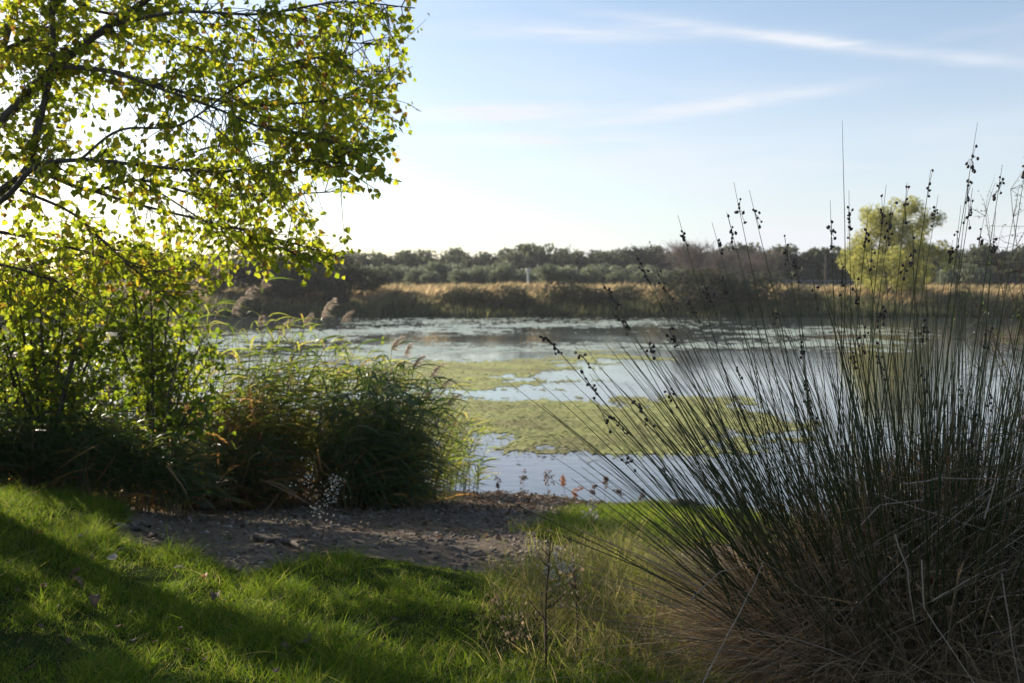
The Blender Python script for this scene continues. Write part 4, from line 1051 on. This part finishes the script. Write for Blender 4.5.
tag(gm.build('lawn_grass', M['grass'], None), 'short green grass of the lawn and of the small patch beyond the dirt path', 'grass', kind='stuff')

# taller wild grass between the lawn and the rushes
n = 15000
cx_, cy_ = hit(640, 640); x = cx_ + rng.normal(size=n) * .36; y = cy_ + .35 + rng.normal(size=n) * .62
k = (y > 3.3) & (x > -.15) & (x < 1.5); x, y = x[k], y[k]
w = np.exp(-((x - .55) / .55) ** 2)
L = (.10 + .24 * rng.random(len(x)) ** 1.5) * (.5 + .6 * w)
tg = MB().add(*blades_on(x, y, L, .0025 + .0025 * rng.random(len(x)), None, .32, 4, (.08, -.02), .45))
n = 700; x = rng.uniform(-.3, 1.6, n); y = 7.9 + rng.normal(size=n) * .5
k = patch_sd(x, y) > -.1; x, y = x[k], y[k]
tg.add(*blades_on(x, y, .10 + .16 * rng.random(len(x)), .004, None, .3, 4))
cx_, cy_ = hit(612, 575); x = cx_ + rng.normal(size=420) * .07; y = cy_ + rng.normal(size=420) * .09
tg.add(*blades_on(x, y, .18 + .2 * rng.random(420), .005, None, .25, 4))
tag(tg.build('wild_grass', M['tall_grass']), 'rough tangle of green and straw coloured wild grass between the lawn and the rushes', 'grass', kind='stuff')

# gravel on the path
n = 15000
x = rng.uniform(-4.2, 2.2, n); y = rng.uniform(4.6, 11, n)
k = path_keep(x, y) & (vnoise(x * 2, y * 2, 95, 3) > -.35); x, y = x[k], y[k]; n = len(x)
sz = .005 + .013 * rng.random(n) ** 3
oct_ = np.array([[1, 0, 0], [0, 1, 0], [-1, 0, 0], [0, -1, 0], [.55, .55, .6], [-.55, .5, .6], [-.5, -.6, .6], [.55, -.5, .6], [.6, .1, -.5], [-.6, 0, -.5]]) * np.array([1, 1, .6])
cube = np.array([[-1, -1, -1], [1, -1, -1], [1, 1, -1], [-1, 1, -1], [-.7, -.7, 1], [.7, -.7, 1], [.7, .7, 1], [-.7, .7, 1]]) * np.array([1, .8, .55])
a = rng.random(n) * 6.283; ca, sa = np.cos(a), np.sin(a)
cv = cube[None] * (1 + .35 * rng.normal(size=(n, 8, 3))) * sz[:, None, None]
V = np.stack([cv[..., 0] * ca[:, None] - cv[..., 1] * sa[:, None] + x[:, None], cv[..., 0] * sa[:, None] + cv[..., 1] * ca[:, None] + y[:, None], cv[..., 2] + (path_z(x, y) + sz * .3)[:, None]], -1)
fq = np.array([[0, 3, 2, 1], [4, 5, 6, 7], [0, 1, 5, 4], [1, 2, 6, 5], [2, 3, 7, 6], [3, 0, 4, 7]])
o = MB().add(V.reshape(-1, 3), (np.arange(n)[:, None, None] * 8 + fq[None]).reshape(-1, 4)).build('gravel', M['pebble'], None, True)
tag(o, 'small stones strewn over the bare dirt path', 'gravel', kind='stuff')

# litter of small dead leaf bits along the foot of the reeds and the shore
n = 8500
x = rng.uniform(-4.0, 2.3, n); y = shore(x) - np.abs(rng.normal(size=n)) * 1.9 - .1
k = (patch_sd(x, y) < .1) & (lawn_sd(x, y) < .05); x, y = x[k], y[k]; n = len(x)
o = MB().add(*leaves(np.stack([x, y, path_z(x, y) + .012], 1), nrm(np.column_stack([rng.normal(size=(n, 2)), rng.normal(size=n) * .25])), nrm(np.column_stack([rng.normal(size=(n, 2)) * .5, np.ones(n)])), .025 + .03 * rng.random(n) ** 2)).build('leaf_litter', M['brown_leaf'])
tag(o, 'brown litter of dead leaves along the foot of the reeds and the shoreline', 'leaf litter', kind='stuff')

# ------------------------------------------------------------------ single small things
def fallen_leaf(px, py, size, mat, label, group, curl=1.0):
    c = ground_pt(px, py); c[2] += .042 + .012 * rng.random()
    a = rng.random() * 6.283; x = np.array([math.cos(a), math.sin(a), .25 * rng.normal()]); x = nrm(x); y = nrm(np.cross([.25 * rng.normal(), .25 * rng.normal(), 1], x)); z = np.cross(x, y)
    u, v = np.meshgrid(np.linspace(-1, 1, 7), np.linspace(0, 1, 7)); wid = np.sin(np.pi * np.clip(v * .93 + .05, 0, 1)) ** .6 * .55 * (1 - .25 * v)
    lx = u * wid; lz = curl * (.35 * u ** 2 * wid + .22 * np.sin(v * 3 + 1) + .05 * rng.normal(size=u.shape)); ly = v - .5
    V = (c + size * (lx[..., None] * x + ly[..., None] * y + lz[..., None] * z)).reshape(-1, 3)
    i = np.arange(6)[:, None] * 7 + np.arange(6)[None]; Q = np.stack([i, i + 1, i + 8, i + 7], -1).reshape(-1, 4)
    o = MB().add(V, Q).build('fallen_leaf', mat, tuple(c))
    tag(o, label, 'leaf', group)
for (px, py, s) in [(40, 638, .07), (18, 600, .05), (44, 597, .06), (92, 565, .05), (133, 653, .06), (187, 662, .06), (118, 640, .07), (68, 655, .05), (213, 612, .05), (30, 681, .09), (232, 638, .05), (155, 655, .05), (275, 683, .07),
                    (314, 633, .04), (395, 630, .05), (280, 608, .04), (345, 590, .04), (98, 612, .06), (58, 618, .05), (370, 605, .04), (180, 640, .05), (20, 655, .06), (205, 672, .06), (240, 600, .04), (440, 640, .05), (160, 600, .04)]:
    fallen_leaf(px, py, s * .42, M['brown_leaf'], 'small curled brown leaf lying in the lawn', 'small brown leaves on the lawn')
for (px, py, s, lab) in [(74, 586, .13, 'largest dark curled leaf at the edge of the lawn shadow on the left'), (78, 597, .14, 'broad curled leaf just below the dark one at the shadow edge'), (305, 655, .14, 'big grey curled leaf standing up in the grass near the bottom edge'),
                         (215, 607, .10, 'grey leaf on the lawn below the bare dirt'), (95, 613, .10, 'dark leaf on the shaded lawn right of the two broad leaves'), (285, 660, .08, 'grey crumpled leaf left of the big standing one'), (42, 598, .10, 'pale brown leaf in the deep lawn shadow at the left edge')]:
    fallen_leaf(px, py, s * .48, M['brown_leaf'], lab, 'large curled leaves on the lawn', 1.5)
for (px, py, s, lab) in [(78, 546, .05, 'pale straw coloured leaf sliver on the sunlit grass, left one'), (112, 567, .05, 'pale straw coloured leaf sliver on the sunlit grass, right one')]:
    fallen_leaf(px, py, s, M['floret'], lab, 'pale slivers on the lawn', .4)
fallen_leaf(205, 586, .035, M['orange_leaf'], 'orange leaf at the edge of the lawn beside the dirt', None)
fallen_leaf(40, 542, .035, M['orange_leaf'], 'rusty orange leaf at the top of the lawn shadow', None)

# log at the foot of the reeds
def at(px, Y): x = P(px, 0, Y)[0]; return np.array([x, Y, gz(x, Y)])
c = at(180, 8.6)
lg = thing('log', 'weathered log lying at the foot of the shaded reeds', 'log', c)
mb = MB(); q0, q1 = at(150, 8.55), at(214, 8.65); C = smooth_poly([q0 + [0, 0, .05], (q0 + q1) / 2 + [0, .03, .07], q1 + [0, 0, .045]], 12)
R = .045 + .008 * np.sin(np.linspace(0, 9, 12)); R[0] = .012; R[1] = .04; R[-1] = .008; R[-2] = .042; mb.add(*tubes(C[None], R[None], 12)); mb.build('trunk', M['deadwood'], lg)
mb = MB(); limb(mb, [C[7], C[7] + [.12, -.1, .1], C[7] + [.22, -.16, .22]], .02, .008, 6, 6); limb(mb, [C[3], C[3] + [-.05, -.1, .1], C[3] + [-.02, -.18, .16]], .018, .008, 6, 6); mb.build('branch_stub', M['deadwood'], lg)
# fallen branch on the path
c = ground_pt(285, 550)
fb = thing('fallen_branch', 'crooked dead branch lying across the bare dirt path', 'branch', c)
pts = [ground_pt(*q) + [0, 0, .03] for q in [(255, 541), (272, 545), (290, 547), (303, 554), (314, 561)]]
mb = MB(); limb(mb, pts, .026, .012, 8, 16, .006); mb.build('bough', M['deadwood'], fb)
mb = MB()
for a_, b_ in [((290, 547), (345, 558)), ((272, 545), (262, 555)), ((300, 552), (322, 552))]:
    p0, p1 = ground_pt(*a_) + [0, 0, .03], ground_pt(*b_) + [0, 0, .035]; limb(mb, [p0, (p0 + p1) / 2 + [0, 0, .03], p1], .010, .004, 6, 8, .004)
mb.build('side_twigs', M['deadwood'], fb)
# root at the lip of the lawn
c = ground_pt(135, 536)
mb = MB()
for pth in [[(112, 531), (128, 530), (145, 534), (156, 540)], [(128, 530), (140, 526), (150, 530)]]:
    limb(mb, [ground_pt(*q) + [0, 0, .02] for q in pth], .03, .012, 8, 12, .008)
tag(mb.build('tree_root', M['deadwood'], tuple(c)), 'grey root bared at the worn lip of the lawn', 'root')
mb = MB(); limb(mb, [ground_pt(*q) + [0, 0, .012] for q in [(500, 572), (515, 573), (533, 571)]], .012, .006, 6, 8, .003)
tag(mb.build('stick', M['deadwood'], tuple(ground_pt(515, 573))), 'short stick lying on the dirt path near the middle of the photo', 'stick')

def lump(name, label, cat, px, py, r, mat, zs=.6, group=None, n=(10, 14)):
    c = ground_pt(px, py); u = np.linspace(0, np.pi, n[0]); v = np.linspace(0, 2 * np.pi, n[1], endpoint=False)
    U, W = np.meshgrid(u, v, indexing='ij'); dd = np.stack([np.sin(U) * np.cos(W), np.sin(U) * np.sin(W), np.cos(U)], -1)
    rr = r * (1 + .28 * vnoise(dd[..., 0] * 2 + px, dd[..., 1] * 2 + dd[..., 2] * 1.5, 97, 3))
    V = c + dd * rr[..., None] * np.array([1.2, 1, zs]) + np.array([0, 0, r * zs * .35])
    i = np.arange(n[0] - 1)[:, None] * n[1] + np.arange(n[1])[None]; j = np.arange(n[0] - 1)[:, None] * n[1] + (np.arange(n[1])[None] + 1) % n[1]
    o = MB().add(V.reshape(-1, 3), np.stack([i, j, j + n[1], i + n[1]], -1).reshape(-1, 4)).build(name, mat, tuple(c))
    return tag(o, label, cat, group)
lump('clod', 'dark mossy lump of earth on the shoreline left of the rushes', 'clod', 684, 509, .15, M['clod'], .55)
lump('clod', 'small dark clod beside the mossy lump at the water', 'clod', 655, 509, .06, M['clod'], .5)
for px, py, r, lab in [(170, 540, .03, 'pale flat stone on the dirt near the worn lip of the lawn'), (158, 558, .035, 'pale stone at the edge of the lawn below the bared root'), (455, 541, .025, 'small grey stone alone in the middle of the dirt path'),
                       (268, 517, .03, 'grey stone at the far edge of the path below the reeds'), (372, 519, .028, 'whitish stone near the pale flowered weed'), (180, 569, .03, 'reddish stone on the lip between dirt and lawn')]:
    lump('stone', lab, 'stone', px, py, r, M['pebble'], .45, 'stones on the dirt path', (7, 9))

# pale flowered weed on the path
def weed(name, label, cat, px, py, ht, mat, head, hmat, nb=8, spread=.35, nh=10, hs=.012, lean=(0, 0), group=None, hpart='flower', stem_r=.003, clr=.35):
    b0 = ground_pt(px, py) if py > 497 or True else None
    b0[2] = max(b0[2], -.05)
    o = thing(name, label, cat, b0, group)
    mb = MB(); e = b0 + np.array([lean[0], lean[1], ht]); C = limb(mb, [b0 - [0, 0, .03], (b0 + e) / 2 + rng.normal(size=3) * .02, e], stem_r, stem_r * .35, 5, 14)
    tips_ = [e]
    for k in range(nb):
        i = int((clr + (1 - clr) * rng.random()) * 13); p = C[i]; a = rng.random() * 6.283
        q = p + np.array([math.cos(a) * spread, math.sin(a) * spread, .9 * spread]) * ht * (.3 + .6 * rng.random()) * (1.15 - i / 14)
        limb(mb, [p, (p + q) / 2 - [0, 0, .01 * ht], q], stem_r * .5, stem_r * .25, 4, 6); tips_ += [q, (p + q) / 2 * .4 + q * .6]
    mb.build('stem', mat, o)
    if nh:
        t_ = np.array(tips_); k = rng.integers(len(t_), size=nh * len(t_)); pp = t_[k] + rng.normal(size=(len(k), 3)) * .02 * (ht / .4)
        for j in np.unique(k):
            m = k == j; c_ = int(m.sum())
            MB().add(*leaves(pp[m], rand_dirs(c_), rand_dirs(c_), hs * (.5 + .9 * rng.random(c_)))).build(hpart, hmat, o)
    return o
weed('flowering_weed', 'pale flowered weed standing on the dirt path before the dark reed clump', 'weed', 318, 548, .44, M['dark_stem'], None, M['floret'], 14, .4, 7, .013, (.12, 0), clr=.45)
weed('dry_weed', 'tall dark stemmed dry weed standing at the right end of the lawn', 'weed', 546, 668, .50, M['dark_stem'], None, M['straw'], 16, .28, 3, .012, (.02, .02), hpart='seed_head', stem_r=.006, clr=.2)
weed('dry_weed', 'thinner dark dry weed right of the tall one in the wild grass', 'weed', 578, 655, .42, M['dark_stem'], None, M['straw'], 12, .3, 3, .012, (-.02, .03), hpart='seed_head', stem_r=.004, clr=.2)
weed('dry_weed', 'bushy dry weed with pale fluffy heads where lawn and dirt meet', 'weed', 562, 606, .26, M['dark_stem'], None, M['floret'], 16, .5, 5, .014, (0, .03), hpart='seed_head', stem_r=.003, clr=.15)
weed('dry_weed', 'low twiggy dry weed leaning over the lawn left of the tall one', 'weed', 520, 655, .22, M['dark_stem'], None, M['straw'], 14, .7, 4, .011, (-.10, .02), hpart='seed_head', stem_r=.003, clr=.1)
weed('dry_weed', 'pale twiggy weed on the green patch beyond the path', 'weed', 596, 540, .28, M['dark_stem'], None, M['floret'], 10, .4, 4, .016, (-.02, 0), hpart='seed_head', stem_r=.003)
for px, py, ht, lab in [(525, 494, .22, 'dark dry weed at the water, first from the reeds'), (548, 497, .28, 'tallest dry weed at the water with a dark head'), (566, 499, .24, 'reddish dry weed by the water, beside the tallest'),
                        (575, 503, .16, 'low tawny weed on the shoreline below the reddish one'), (590, 501, .17, 'short tawny dry weed in the middle of the shoreline'), (606, 502, .26, 'slim dry weed with a single dark head, leaning left by the water'),
                        (622, 504, .14, 'small dry weed at the water left of the dark clods'), (500, 496, .2, 'thin dark weed at the edge of the dark reeds and the water'), (640, 505, .15, 'last dry weed on the shoreline beside the small clod')]:
    weed('shore_weed', lab, 'weed', px, py, ht, M['dark_stem'], None, M['brown_leaf'] if 'reddish' not in lab else M['orange_leaf'], 6, .3, 5, .022, (rng.normal() * .04, 0), 'dry weeds along the shoreline', 'seed_head', .003)

# the air over the lake: a thin even haze
import os
HZ = .0003
t = NT('haze_air')
v = t.n.new('ShaderNodeVolumePrincipled'); v.inputs['Color'].default_value = (.93, .95, 1, 1); v.inputs['Density'].default_value = HZ; v.inputs['Anisotropy'].default_value = .2
t.l.new(v.outputs[0], t.out.inputs['Volume'])
bx0, bx1, by0, by1, z0, z1 = -150, 190, -20, 230, -3.0, 20.0
V = [(x, y, z) for z in (z0, z1) for x, y in ((bx0, by0), (bx1, by0), (bx1, by1), (bx0, by1))]
stuff(MB().add(V, [[3, 2, 1, 0], [4, 5, 6, 7], [0, 1, 5, 4], [1, 2, 6, 5], [2, 3, 7, 6], [3, 0, 4, 7]]).build('haze', t.m, None, False))
